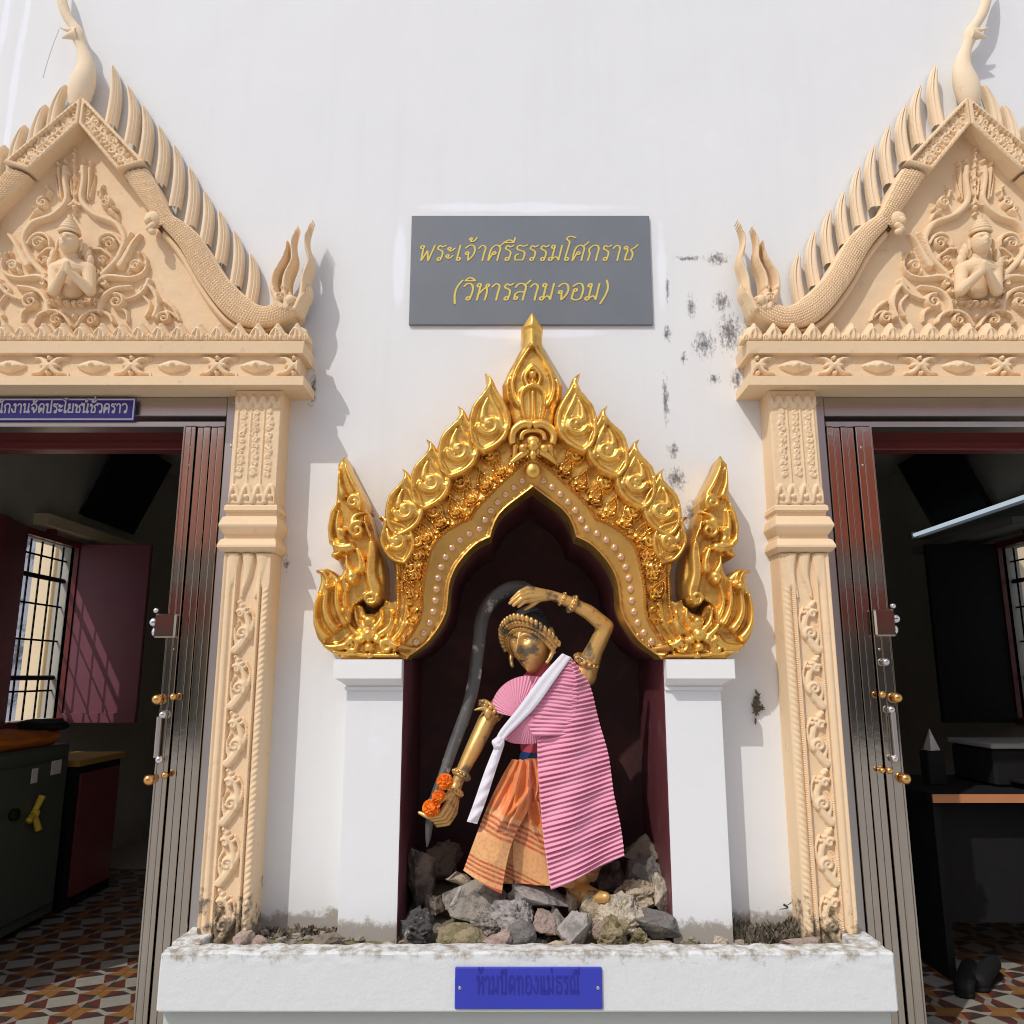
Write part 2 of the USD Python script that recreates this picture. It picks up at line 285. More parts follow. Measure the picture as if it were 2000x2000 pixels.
def wall_material():
    """White limewash: faint drifts of tone, hairline relief, mildew in a few weathered places, streaks of fresh paint."""
    N = {'geo': ('geometry', {}), 'n1': ('noise_texture', {'scale': 1.6, 'detail': 6.0, 'roughness': 0.6}), 'c1': ('mix_color', {'a': (0.735, 0.748, 0.752), 'b': (0.805, 0.812, 0.812)}),
         'st': ('mapping', {'scale': (8.0, 1.0, 4.5)}), 'n2': ('noise_texture', {'scale': 9.0, 'detail': 9.0, 'roughness': 0.76}), 'n4': ('noise_texture', {'scale': 17.0, 'detail': 9.0, 'roughness': 0.78}), 'p': ('principled_bsdf', {'roughness': 0.75, 'specular_ior_level': 0.25}),
         'n3': ('noise_texture', {'scale': 2.6, 'detail': 9.0, 'roughness': 0.60}), 'bp': ('bump', {'strength': 0.22, 'distance': 0.022}), 'sx': ('separate_xyz', {})}
    L = [('geo.position', 'n1.vector'), ('n1.fac', 'c1.fac'), ('geo.position', 'st.vector'), ('geo.position', 'n4.vector'), ('st.vector', 'n2.vector'), ('geo.position', 'n3.vector'), ('n3.fac', 'bp.height'), ('bp.normal', 'p.normal'), ('geo.position', 'sx.vector')]
    def spots(tagn, lst):
        prev = None
        for k, (x, z, rx, rz) in enumerate(lst):
            m, l, s = f'{tagn}m{k}', f'{tagn}l{k}', f'{tagn}s{k}'
            N[m] = ('mapping', {'mapping_type': 'texture', 'location': (x, 0, z), 'scale': (rx, 50.0, rz)}); N[l] = ('vector_math', {'math_type': 'length'})
            N[s] = ('math', {'math_type': 'subtract', 'value1': 1.0, 'use_clamp': True})
            L.extend([('geo.position', m + '.vector'), (m + '.vector', l + '.vector1'), (l + '.value', s + '.value2')])
            if prev:
                q = f'{tagn}x{k}'; N[q] = ('math', {'math_type': 'maximum'}); L.extend([(prev, q + '.value1'), (s + '.value', q + '.value2')]); prev = q + '.value'
            else: prev = s + '.value'
        return prev
    A = lambda px, py, rx, rz: (*at(px, py), rx, rz)
    mild = spots('d', [A(1375, 672, .10, .13), A(1350, 600, .04, .12), A(1410, 590, .08, .10), A(1335, 700, .03, .06), A(1300, 780, .03, .2), A(1395, 740, .05, .05), A(1425, 650, .11, .19), A(1303, 650, .035, .09), A(1400, 505, .10, .07), A(1345, 505, .13, .03), A(1320, 935, .09, .10), A(1316, 880, .05, .07), A(1440, 740, .06, .10), A(1303, 560, .02, .16), A(1350, 1010, .06, .14),
                       A(612, 760, .035, .17), A(600, 700, .03, .10), A(725, 1010, .03, .09), A(560, 1100, .03, .05), A(430, 500, .03, .08), A(470, 560, .03, .06)])
    N['ms'] = ('math', {'math_type': 'multiply', 'value2': 0.42}); N['ma'] = ('math', {'math_type': 'add'}); N['mr'] = ('map_range', {'from_min': 0.735, 'from_max': 0.90, 'clamp': True, 'to_max': 0.9})
    N['mk'] = ('mix_color', {'b': (0.12, 0.115, 0.12)})
    L += [(mild, 'ms.value1'), ('ms.value', 'ma.value1'), ('n2.fac', 'ma.value2'), ('ma.value', 'mr.value'), ('mr.result', 'mk.fac'), ('c1.result', 'mk.a')]
    fresh = spots('f', [A(30, 150, .022, .50), A(52, 30, .022, .30), A(15, 260, .020, .30), A(10, 40, .02, .2), A(1040, 405, .62, .035), A(780, 520, .035, .30), A(1292, 520, .04, .30), A(1040, 650, .60, .04)])
    N['fa'] = ('math', {'math_type': 'multiply_add', 'value2': 0.5}); N['fr'] = ('map_range', {'from_min': 0.62, 'from_max': 0.78, 'clamp': True}); N['fk'] = ('mix_color', {'b': (0.84, 0.865, 0.90)})
    L += [(fresh, 'fa.value1'), ('n1.fac', 'fa.value3'), ('fa.value', 'fr.value'), ('fr.result', 'fk.fac'), ('mk.result', 'fk.a')]
    # damp at the foot of the wall
    N['gz'] = ('map_range', {'from_min': 0.47, 'from_max': 0.40, 'clamp': True}); N['ga'] = ('math', {'math_type': 'multiply_add', 'value2': 0.40}); N['gr'] = ('map_range', {'from_min': 0.68, 'from_max': 0.82, 'clamp': True, 'to_max': 0.85}); N['gk'] = ('mix_color', {'b': (0.30, 0.26, 0.21)})
    L += [('sx.z', 'gz.value'), ('gz.result', 'ga.value1'), ('n4.fac', 'ga.value3'), ('ga.value', 'gr.value'), ('gr.result', 'gk.fac'), ('fk.result', 'gk.a'), ('gk.result', 'rk.a'), ('geo.position', 'rm.vector'), ('rm.vector', 'rn.vector'), ('rn.fac', 'rr.value'), ('rr.result', 'rk.fac'), ('rk.result', 'p.base_color')]
    N.update({'rm': ('mapping', {'scale': (7.0, 1.0, 0.45)}), 'rn': ('noise_texture', {'scale': 1.6, 'detail': 7.0, 'roughness': 0.62}), 'rr': ('map_range', {'from_min': 0.52, 'from_max': 0.74, 'to_max': 0.11, 'clamp': True}), 'rk': ('mix_color', {'b': (0.58, 0.59, 0.58)})})
    LOOK['wall'] = usdkit.material(stage, '/World/Looks/wall', N, L, surface='p.BSDF')
wall_material()
def planter_material():
    N = {'geo': ('geometry', {}), 'sx': ('separate_xyz', {}), 'n1': ('noise_texture', {'scale': 26.0, 'detail': 7.0, 'roughness': 0.68}), 'gz': ('map_range', {'from_min': 0.335, 'from_max': 0.392, 'clamp': True}),
         'ga': ('math', {'math_type': 'multiply_add', 'value2': 0.30}), 'gr': ('map_range', {'from_min': 0.72, 'from_max': 0.92, 'clamp': True}), 'n0': ('noise_texture', {'scale': 2.5, 'detail': 4.0}),
         'c0': ('mix_color', {'a': (0.655, 0.685, 0.685), 'b': (0.715, 0.73, 0.725)}), 'gk': ('mix_color', {'b': (0.33, 0.285, 0.225)}), 'p': ('principled_bsdf', {'roughness': 0.7, 'specular_ior_level': 0.25}), 'bp': ('bump', {'strength': 0.4, 'distance': 0.008})}
    L = [('geo.position', 'sx.vector'), ('geo.position', 'n1.vector'), ('geo.position', 'n0.vector'), ('n0.fac', 'c0.fac'), ('sx.z', 'gz.value'), ('gz.result', 'ga.value1'), ('n1.fac', 'ga.value3'), ('ga.value', 'gr.value'), ('gr.result', 'gk.fac'),
         ('c0.result', 'gk.a'), ('gk.result', 'p.base_color'), ('n1.fac', 'bp.height'), ('bp.normal', 'p.normal')]
    LOOK['planter'] = usdkit.material(stage, '/World/Looks/planter', N, L, surface='p.BSDF')
planter_material()
def silk_material():
    """Orange silk, woven with lighter bands near the hem and a fine thread pattern."""
    N = {'geo': ('geometry', {}), 'sx': ('separate_xyz', {}), 'z': ('math', {'math_type': 'multiply_add', 'value2': 0.42}), 'n': ('noise_texture', {'scale': 10.0, 'detail': 3.0}), 'nj': ('math', {'math_type': 'multiply_add', 'value2': 0.012}),
         'mr': ('map_range', {'from_min': 0.50, 'from_max': 0.80, 'clamp': True}), 'p': ('principled_bsdf', {'roughness': 0.42, 'sheen_weight': 0.3, 'specular_ior_level': 0.5}), 'w': ('noise_texture', {'scale': 95.0, 'detail': 1.0}), 'bp': ('bump', {'strength': 0.25, 'distance': 0.002}),
         'pt': ('mix_color', {'b': (0.55, 0.30, 0.10)}), 'pr': ('map_range', {'from_min': 0.53, 'from_max': 0.58, 'clamp': True, 'to_max': 0.55})}
    o, t, d = (0.80, 0.215, 0.050), (0.78, 0.40, 0.17), (0.55, 0.085, 0.030)
    st = [(0, o), (0.02, d), (0.05, d), (0.06, t)]
    for k in range(4): st += [(0.10 + k * .05, t), (0.11 + k * .05, d), (0.125 + k * .05, d), (0.135 + k * .05, t)]
    st += [(0.30, t), (0.56, (0.74, 0.36, 0.14))]
    for k in range(4): st += [(0.58 + k * .06, t), (0.595 + k * .06, d), (0.612 + k * .06, d), (0.628 + k * .06, t)]
    st += [(0.84, t), (0.88, o), (1, o)]
    N['r'] = ('rgb_ramp', {'ramp': st})
    L = [('geo.position', 'sx.vector'), ('sx.x', 'z.value1'), ('sx.z', 'z.value3'), ('geo.position', 'n.vector'), ('n.fac', 'nj.value1'), ('z.value', 'nj.value3'), ('nj.value', 'mr.value'), ('mr.result', 'r.fac'), ('r.color', 'pt.a'),
         ('geo.position', 'w.vector'), ('w.fac', 'pr.value'), ('pr.result', 'pt.fac'), ('pt.result', 'p.base_color'), ('w.fac', 'bp.height'), ('bp.normal', 'p.normal')]
    LOOK['silk'] = usdkit.material(stage, '/World/Looks/silk', N, L, surface='p.BSDF')
silk_material()
LOOK['tile'] = usdkit.material(stage, '/World/Looks/tile', {'a': ('attribute', {'attribute': 'tint'}), 'geo': ('geometry', {}), 'n': ('noise_texture', {'scale': 30.0, 'detail': 4.0}), 'mr': ('map_range', {'to_min': 0.75, 'to_max': 1.2}), 'h': ('hsv', {}), 'p': ('principled_bsdf', {'roughness': 0.28})},
    [('a.color', 'h.color'), ('geo.position', 'n.vector'), ('n.fac', 'mr.value'), ('mr.result', 'h.value'), ('h.color', 'p.base_color')], surface='p.BSDF')
LOOK['glass'] = usdkit.material(stage, '/World/Looks/glass', {'t': ('transparent_bsdf', {'color': (0.95, 0.97, 0.97)}), 'g': ('glossy_bsdf', {'roughness': 0.05}), 'f': ('fresnel', {'IOR': 1.45}), 'm': ('mix_closure', {})},
    [('f.fac', 'm.fac'), ('t.BSDF', 'm.closure1'), ('g.BSDF', 'm.closure2')], surface='m.closure')
mat('gold_shaded', (0.66, 0.37, 0.095), 0.38, 0.85, var=0.2, vs=14, bump=0.2, bs=60, bd=0.004)  # the arch gold again, darkened: shade on the bead band put into the colour
mat('crack', (0.05, 0.045, 0.04), 0.9)
stucco('stucco_lit', (0.83, 0.67, 0.475), .8)  # paler copy of the stucco: light on slats and finials put into its colour

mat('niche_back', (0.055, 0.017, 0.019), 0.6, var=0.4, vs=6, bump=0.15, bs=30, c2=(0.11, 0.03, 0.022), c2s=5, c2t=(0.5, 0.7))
# ================================================================= the setting
DOOR_L, DOOR_R, DOOR_T = GX - (-1.05 - GX), -1.05, 2.31     # left opening: x from, x to, head
ground = trimesh.creation.box((400, 400, 0.05)); ground.apply_translation((0, 0, -0.185))
tag(obj('ground', ground, LOOK['paving'], None, False), kind='structure')
# opening of the niche: half outline (px offsets from the axis 1040 in the plane of the arch), read down the right leg
YA = -0.13                                                   # plane of the arch band
_half = [(1040, 952), (1075, 978), (1105, 1004), (1120, 1032), (1125, 1050), (1150, 1062), (1172, 1082), (1188, 1102), (1205, 1140), (1211, 1189), (1225, 1222), (1252, 1257), (1290, 1284)]
_in = np.array([at(x, y, YA) for x, y in _half]); _in[:, 0] -= XN
_a = crv(_in[:5], 26); _b = crv(_in[4:], 46); IN = np.vstack([_a, _b[1:]]); IN[0, 0] = 0     # apex .. cusp .. foot
Z_CAP = 1.292                                                # foot of the arch, top of the pillar capitals
def sym(h): h = np.array(h); l = h[::-1].copy(); l[:, 0] *= -1; return np.vstack([l[:-1] if abs(h[0, 0]) < 1e-6 else l, h]) + [XN, 0]
NW = 0.462                                                   # half width of the niche between the pillars
hole = Polygon(np.vstack([[(XN - NW, 0.2), (XN - NW, IN[-1, 1])], sym(IN), [(XN + NW, IN[-1, 1]), (XN + NW, 0.2)]])).buffer(0.012, join_style=2)
doorL = box(DOOR_L, -0.3, DOOR_R, DOOR_T); doorR = box(2 * XD - DOOR_R, -0.3, 2 * XD - DOOR_L, DOOR_T)
wall_poly = box(-3.7, -0.16, 7, 5.2).difference(unary_union([hole.intersection(box(-1, 0.2, 1, 3)), doorL, doorR]))
W = thing('temple_wall', 'white limewashed temple wall with mildew stains, pierced by two doors and a niche', 'wall')
obj('plaster_wall', extrude(wall_poly, 0.30, 0.0), LOOK['wall'], W, False)
# cracks round lifted flakes of plaster near the foot of the wall at the right
for fl in ([(1521, 1748), (1545, 1728), (1551, 1724), (1557, 1745), (1549, 1760), (1537, 1768)], [(1512, 1769), (1530, 1766), (1538, 1772), (1522, 1776)]):
    e = [at3(*q, .0005) for q in fl]; obj('crack', tube(crv([list(p) for p in e[1:]], 40), np.linspace(.0034, .0012, 40) * (1 + .5 * np.sin(np.arange(40) * 2.1)), 5), LOOK['crack'], W, True)

# floors of cement tiles: each tile its own piece, with a printed pinwheel pattern
TS = 0.205
def tile_mesh():
    P, C, F = [], [], []
    def poly(pts, c):
        b = len(P); P.extend([(x, y, 0) for x, y in pts]); C.extend([c] * len(pts)); F.extend([(b, b + i, b + i + 1) for i in range(1, len(pts) - 1)])
    light, dark, org, mar, grey = (0.32, 0.30, 0.255), (0.05, 0.037, 0.03), (0.26, 0.12, 0.038), (0.115, 0.035, 0.025), (0.25, 0.235, 0.20)
    s, z = TS / 2 - 0.0012, 0
    a, r = math.radians(24), s * 0.74
    sq = [(r * math.cos(a + k * math.pi / 2 + math.pi / 4), r * math.sin(a + k * math.pi / 2 + math.pi / 4)) for k in range(4)]
    co = [(s, s), (-s, s), (-s, -s), (s, -s)]; poly(sq, light)
    for k in range(4):
        p, q, c, d = sq[k], sq[(k + 1) % 4], co[k], co[(k + 1) % 4]
        m = ((c[0] * .42 + d[0] * .58), (c[1] * .42 + d[1] * .58)); n = ((c[0] * .8 + d[0] * .2), (c[1] * .8 + d[1] * .2))
        poly([p, n, m], grey if k % 2 else light); poly([p, m, q], mar if k % 2 else dark); poly([q, m, ((d[0] * .8 + c[0] * .2), (d[1] * .8 + c[1] * .2)), d][:3], dark if k % 2 else mar)
        o = co[k]; dd = co[k - 1]; e = ((o[0] * .8 + dd[0] * .2), (o[1] * .8 + dd[1] * .2)); poly([e, o, n, p], org)
    b = len(P)
    for (x, y) in co: P.extend([(x, y, 0), (x, y, -0.012)]); C.extend([grey, grey])
    for k in range(4): i, j = b + 2 * k, b + 2 * ((k + 1) % 4); F.extend([(i, i + 1, j + 1), (i, j + 1, j)])
    F = np.array(F); P = np.array(P, float); n = np.cross(P[F[:, 1]] - P[F[:, 0]], P[F[:, 2]] - P[F[:, 0]]); fl = n[:, 2] < -1e-9; F[fl] = F[fl][:, ::-1]
    return P, F, np.array(C)
TP, TF, TC = tile_mesh()
rng = np.random.default_rng(4)
def floor_of(x0, x1, y0, y1, px0, px1, py1):
    fl = thing('tiled_floor', kind='structure'); LOCp = np.zeros(3)
    obj('screed', bx(x0, x1, 0.302, y1, -0.14, -0.013), LOOK['dark_room'], fl, False)
    i0, i1, j1 = int(math.floor(px0 / TS)), int(math.ceil(px1 / TS)), int(math.ceil((py1 - y0) / TS))
    for j in range(j1):
        for i in range(i0, i1):
            if (j + .5) * TS + y0 < 0.30 and not any(a < (i + .5) * TS < b for a, b in ((DOOR_L, DOOR_R), (2 * XD - DOOR_R, 2 * XD - DOOR_L))): continue
            m = trimesh.Trimesh(TP + [(i + .5) * TS, y0 + (j + .5) * TS, rng.uniform(-0.001, 0.0)], TF, process=False)
            p = obj('tile', m, LOOK['tile'], fl, False)
            UsdGeom.PrimvarsAPI(p).CreatePrimvar('tint', Sdf.ValueTypeNames.Color3fArray, 'vertex').Set([Gf.Vec3f(*map(float, c * rng.uniform(.97, 1.0))) for c in TC])
    obj('far_paving', bx(x0, x1, y0 + j1 * TS, y1, -0.013, 0.0), LOOK['dark_room'], fl, False)
floor_of(-2.9, -0.62, -0.10, 4.2, -2.9, -0.95, 2.4)
floor_of(0.78, 3.25, -0.10, 4.2, 1.2, 3.25, 2.2)
XL, XR = -2.9, 3.25                                           # outer side walls of the two rooms
def side_wall(x, sgn):
    """Side wall with a window opening between y = 1.78 and y = 2.24."""
    t = 0.10 * sgn; xa, xb = sorted((x, x + t)); ms = [bx(xa, xb, 0.30, 1.66, -0.1, 2.9), bx(xa, xb, 2.24, 4.2, -0.1, 2.9), bx(xa, xb, 1.66, 2.24, -0.1, 0.97), bx(xa, xb, 1.66, 2.24, 2.06, 2.9)]
    return cat(ms)
for nm, x, sgn, xin in (('left_room', XL, -1, -0.60), ('right_room', XR, 1, 0.76)):
    r = thing(nm, kind='structure')
    obj('side_wall', side_wall(x, sgn), LOOK['dark_room'], r, False)
    xa, xb = sorted((x, xin)); obj('back_wall', bx(xa - .3, xb + .3, 4.2, 4.4, -0.1, 2.9), LOOK['dark_room'], r, False)
    obj('ceiling', bx(xa - .3, xb + .3, 0.30, 4.4, 2.9, 3.0), LOOK['dark_room'], r, False)
    xc, xd = sorted((xin, xin - 0.14 * sgn)); obj('partition', bx(xc, xd, 0.30, 4.2, -0.1, 2.9), LOOK['dark_room'], r, False)
# yard beyond the side windows
YW = thing('neighbour_building', 'cream rendered building seen through the barred window of the left doorway', 'building')
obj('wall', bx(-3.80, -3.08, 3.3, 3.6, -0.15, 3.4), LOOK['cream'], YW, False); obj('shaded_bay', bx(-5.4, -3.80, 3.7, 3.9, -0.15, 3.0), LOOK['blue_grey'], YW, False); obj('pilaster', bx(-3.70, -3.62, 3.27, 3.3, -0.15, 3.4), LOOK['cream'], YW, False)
YW = thing('neighbour_building', 'cream building seen through the sliver of window at the right edge', 'building')
obj('wall', bx(3.45, 5.2, 3.3, 3.6, -0.15, 3.4), LOOK['cream'], YW, False); obj('plinth', bx(3.45, 5.2, 3.26, 3.3, -0.15, 0.5), LOOK['cream'], YW, False)
# hall across the court, seen only mirrored in the steel and the gilding
H = thing('courtyard_hall', 'long hall with a red roof across the court, mirrored in the steel gates', 'building')
obj('wall', bx(-16, 16, -17.4, -17.0, -0.15, 2.4), LOOK['hall_wall'], H, False); obj('window_band', bx(-16, 16, -17.3, -16.98, 3.4, 4.25), LOOK['glazing_sky_patches'], H, False); obj('fascia', bx(-16, 16, -17.3, -16.9, 2.4, 3.4), LOOK['fascia_red'], H, False)
rf = trimesh.Trimesh([(-17, -16.5, 4.25), (17, -16.5, 4.25), (17, -20.5, 8.6), (-17, -20.5, 8.6), (-17, -20.7, 4.25), (17, -20.7, 4.25)], [(0, 2, 1), (0, 3, 2), (0, 1, 5), (0, 5, 4), (3, 4, 5), (3, 5, 2), (0, 4, 3), (1, 2, 5)]); obj('roof', rf, LOOK['gable_red'], H, False)
for k in range(9): obj('column', bx(-14.2 + 3.5 * k, -13.8 + 3.5 * k, -16.9, -16.6, -0.15, 4.25), LOOK['hall_wall'], H, False)
for k in range(8): obj('opening', bx(-13.4 + 3.5 * k, -11.2 + 3.5 * k, -17.0, -16.95, -0.15, 2.2), LOOK['hall_shade'], H, False)
# ================================================================= the two peach stucco doorways
YP, YL = -0.11, -0.15                                       # faces of the pilasters and of the lintel
PILX = (-1.05, -0.872)
def pil_relief():
    """Face of a door pilaster below its mouldings: plain fillet, carved vine in a sunk channel, rope at the outer edge."""
    x0, x1 = PILX; w = x1 - x0; z0, z1 = 0.33, 1.675; S = Strokes(); f = lambda u, z: (x0 + u * w, z)
    z = 0.36; k = 0
    while z < 1.50:                                          # one curled leaf after another up the channel
        S.add([f(.36, z), f(.50, z + .030), f(.60, z + .085), f(.50, z + .135), f(.40, z + .165)], .016, .017, (1, .5), .35)
        S.curl(f(.50, z + .060), .022, -.6, 1.35, .010, .020); S.curl(f(.42, z + .128), .014, 2.4, -1.1, .008, .017)
        S.add([f(.62, z + .055), f(.70, z + .105), f(.60, z + .150)], .010, .013, (1, .3)); S.add([f(.40, z + .02), f(.33, z + .07), f(.40, z + .10)], .010, .012, (1, .3))
        for a in range(4): S.dot(f(.38 + .07 * a, z + .17 - .012 * a), .0075, .016)
        z += .193; k += 1
    for c in (.20, .48, .76):                                # long leaves hanging from the moulding
        S.add([f(c, 1.67), f(c + .03, 1.60), f(c - .02, 1.555), f(c - .06, 1.515)], .020, .018, (1, .25), .3); S.add([f(c + .10, 1.66), f(c + .08, 1.60), f(c + .03, 1.56)], .010, .014, (1, .3))
    S.build()
    def hf(P, D):
        u = (P[:, 0] - x0) / w; h = np.full(len(P), .016)
        ch = np.clip(np.minimum(u - .30, .74 - u) / .02, 0, 1); h -= .020 * ch
        h -= .010 * np.exp(-((u - .235) / .035) ** 2) + .005 * np.exp(-((u - .09) / .02) ** 2)
        rope = np.clip(1 - np.abs((u - .905) / .085) ** 2, 0, 1); fade = np.clip((1.56 - P[:, 1]) / .02, 0, 1)
        h = np.where(u > .80, .002 + (.014 * np.sqrt(rope) * (.70 + .30 * np.abs(np.sin(P[:, 1] * 150 - u * 17)))) * fade + .010 * (1 - fade), h)
        s = S(P); h = np.maximum(h, np.where(s > 0, (.001 if False else .0) + s + .002, 0)) + .0015 * (fbm(np.c_[P * 40, P[:, :1] * 0], 3) - .5)
        edge = np.clip(D / .004, 0, 1); return h * edge
    return relief(box(x0, z0, x1, z1), hf, .0042, YP, 0.0)
def pil_capital():
    x0, x1 = -1.050, -0.872; w = x1 - x0; z0, z1 = 1.855, 2.30; S = Strokes(); r = random.Random(3)
    for k in range(5): S.add([(x0 + w * (k + .05) / 5, 2.27), (x0 + w * (k + .5) / 5, 2.235), (x0 + w * (k + .95) / 5, 2.27)], .010, .010)
    for c in (.14, .42, .70):
        for z in np.arange(1.97, 2.22, .022): S.curl((x0 + w * (c + .05 + .03 * r.random()), z), .011, r.random() * 6, 1.1, .005, .006)
        S.add([(x0 + w * (c - .05), 1.93), (x0 + w * (c - .05), 2.22)], .004, .005)
    for c in (.12, .38, .64, .88): S.add([(x0 + w * (c - .13), 1.865), (x0 + w * c, 1.925), (x0 + w * (c + .13), 1.865)], .009, .010); S.dot((x0 + w * c, 1.885), .010, .012)
    S.build()
    return relief(box(x0, z0, x1, z1), lambda P, D: (.006 + S(P) + .002 * (fbm(np.c_[P * 60, P[:, :1] * 0], 2) - .5)) * np.clip(D / .003, 0, 1), .0042, YP, 0.0)
def moulding():
    """Stacked waist mouldings between capital and shaft, mitred round the pilaster."""
    prof = [(1.855, .006), (1.848, .016), (1.832, .018), (1.826, .006), (1.812, .004), (1.806, .020), (1.775, .036), (1.768, .034), (1.748, .016), (1.742, .006), (1.728, .006), (1.722, .022), (1.700, .036), (1.692, .036), (1.680, .020), (1.675, .004)]
    x0, x1 = PILX; rows = []
    for z, o in prof: rows.append([(x0 - o * .5, 0.0, z), (x0 - o * .5, YP - o, z), (x1 + o * .5, YP - o, z), (x1 + o * .5, 0.0, z)])
    return grid_mesh(np.array(rows)[::-1])
def fin_mesh(cx, zb, tipx, zt, w, out):
    """A flame slat of the gable: curved, fluted blade whose tip leans to the apex; out = +1 on the right slope."""
    t = np.r_[np.linspace(0, .8, 14), np.linspace(.84, 1, 10)]; a = np.linspace(-1, 1, 15)
    mid = cx + out * w * .26 * np.sin(math.pi * .78 * t) + (tipx - cx - out * w * .26 * math.sin(math.pi * .78)) * t ** 3
    hw = .5 * w * np.clip(1 - t ** 3.0, 0, 1) ** .62 + .0004; P = np.zeros((len(t), len(a) + 4, 3))
    prof = .010 * np.sqrt(np.clip(1 - np.abs(a) ** 8, 0, 1)) + .004 * np.exp(-((a + .35) / .30) ** 2) - .005 * np.exp(-((a - .14) / .12) ** 2) + .004 * np.exp(-((a - .45) / .16) ** 2) - .004 * np.exp(-((a - .70) / .10) ** 2)
    for k in range(len(t)):
        xs = mid[k] + out * hw[k] * a; f = min(1, hw[k] / (.25 * w)); P[k, 2:-2, 0] = xs; P[k, 2:-2, 1] = -.042 - prof * f; P[k, 1] = P[k, 0] = (xs[0], -.042, 0); P[k, -2] = P[k, -1] = (xs[-1], -.042, 0); P[k, 0, 1] = P[k, -1, 1] = -.016; P[k, :, 2] = zb + (zt - zb) * t[k]
    if out < 0: P = P[:, ::-1]
    return grid_mesh(P)
def ribbon(up, lo, y0, prof, ns, nt, back=0.0):
    """Band between two outlines; prof(s metres, t in -1..1, half width) gives how far it stands out."""
    a, b = resample(crv(up, 80), ns), resample(crv(lo, 80), ns); t = np.linspace(-1, 1, nt)
    mid = (a + b) / 2; s = np.r_[0, np.cumsum(np.linalg.norm(np.diff(mid, axis=0), axis=1))]; hw = np.linalg.norm(a - b, axis=1) / 2
    P = np.zeros((ns, nt + 4, 3)); 
    for j, tt in enumerate(t):
        q = b * (1 - tt) / 2 + a * (1 + tt) / 2; P[:, j + 2, 0], P[:, j + 2, 2] = q[:, 0], q[:, 1]; P[:, j + 2, 1] = y0 - prof(s, np.full(ns, tt), hw)
    for j, src in ((1, b), (nt + 2, a)): P[:, j, 0], P[:, j, 2] = src[:, 0], src[:, 1]; P[:, j, 1] = y0
    for j, src in ((0, b), (nt + 3, a)): P[:, j, 0], P[:, j, 2] = src[:, 0], src[:, 1]; P[:, j, 1] = back
    return grid_mesh(P.transpose(1, 0, 2))
def scales(s, t, hw):
    p = .0108; v = t * hw; row = np.floor(v / p); uu = (s / p + .5 * (row % 2)) % 1 - .5; vv = (v / p) % 1 - .5
    return .026 * np.sqrt(np.clip(1 - (t * .93) ** 2, 0, 1)) + .0052 * np.sqrt(np.clip(1 - ((uu * 1.1) ** 2 + vv ** 2) / .25, 0, 1)) * (np.abs(t) < .9)
def petal(cx, z0, w, h, y, th):
    """One upright lotus petal of the crest over the lintel."""
    pts = [(cx - w * .50, z0), (cx - w * .56, z0 + h * .30), (cx - w * .36, z0 + h * .62), (cx, z0 + h)]
    c = crv(pts, 14); c = np.vstack([c, (c[::-1] * [-1, 1] + [2 * cx, 0])[1:]]); S = Strokes().add([(cx, z0), (cx, z0 + h * .9)], w * .13, th * .5, (1, .3)).add([(cx - w * .2, z0 + .0), (cx - w * .33, z0 + h * .3), (cx - w * .12, z0 + h * .6)], w * .09, th * .4).add([(cx + w * .2, z0), (cx + w * .33, z0 + h * .3), (cx + w * .12, z0 + h * .6)], w * .09, th * .4).build()
    return relief(Polygon(c), lambda P, D: bevel(D, w * .28, th) + S(P) * np.clip(D / .004, 0, 1), w / 11, y, y + .035)
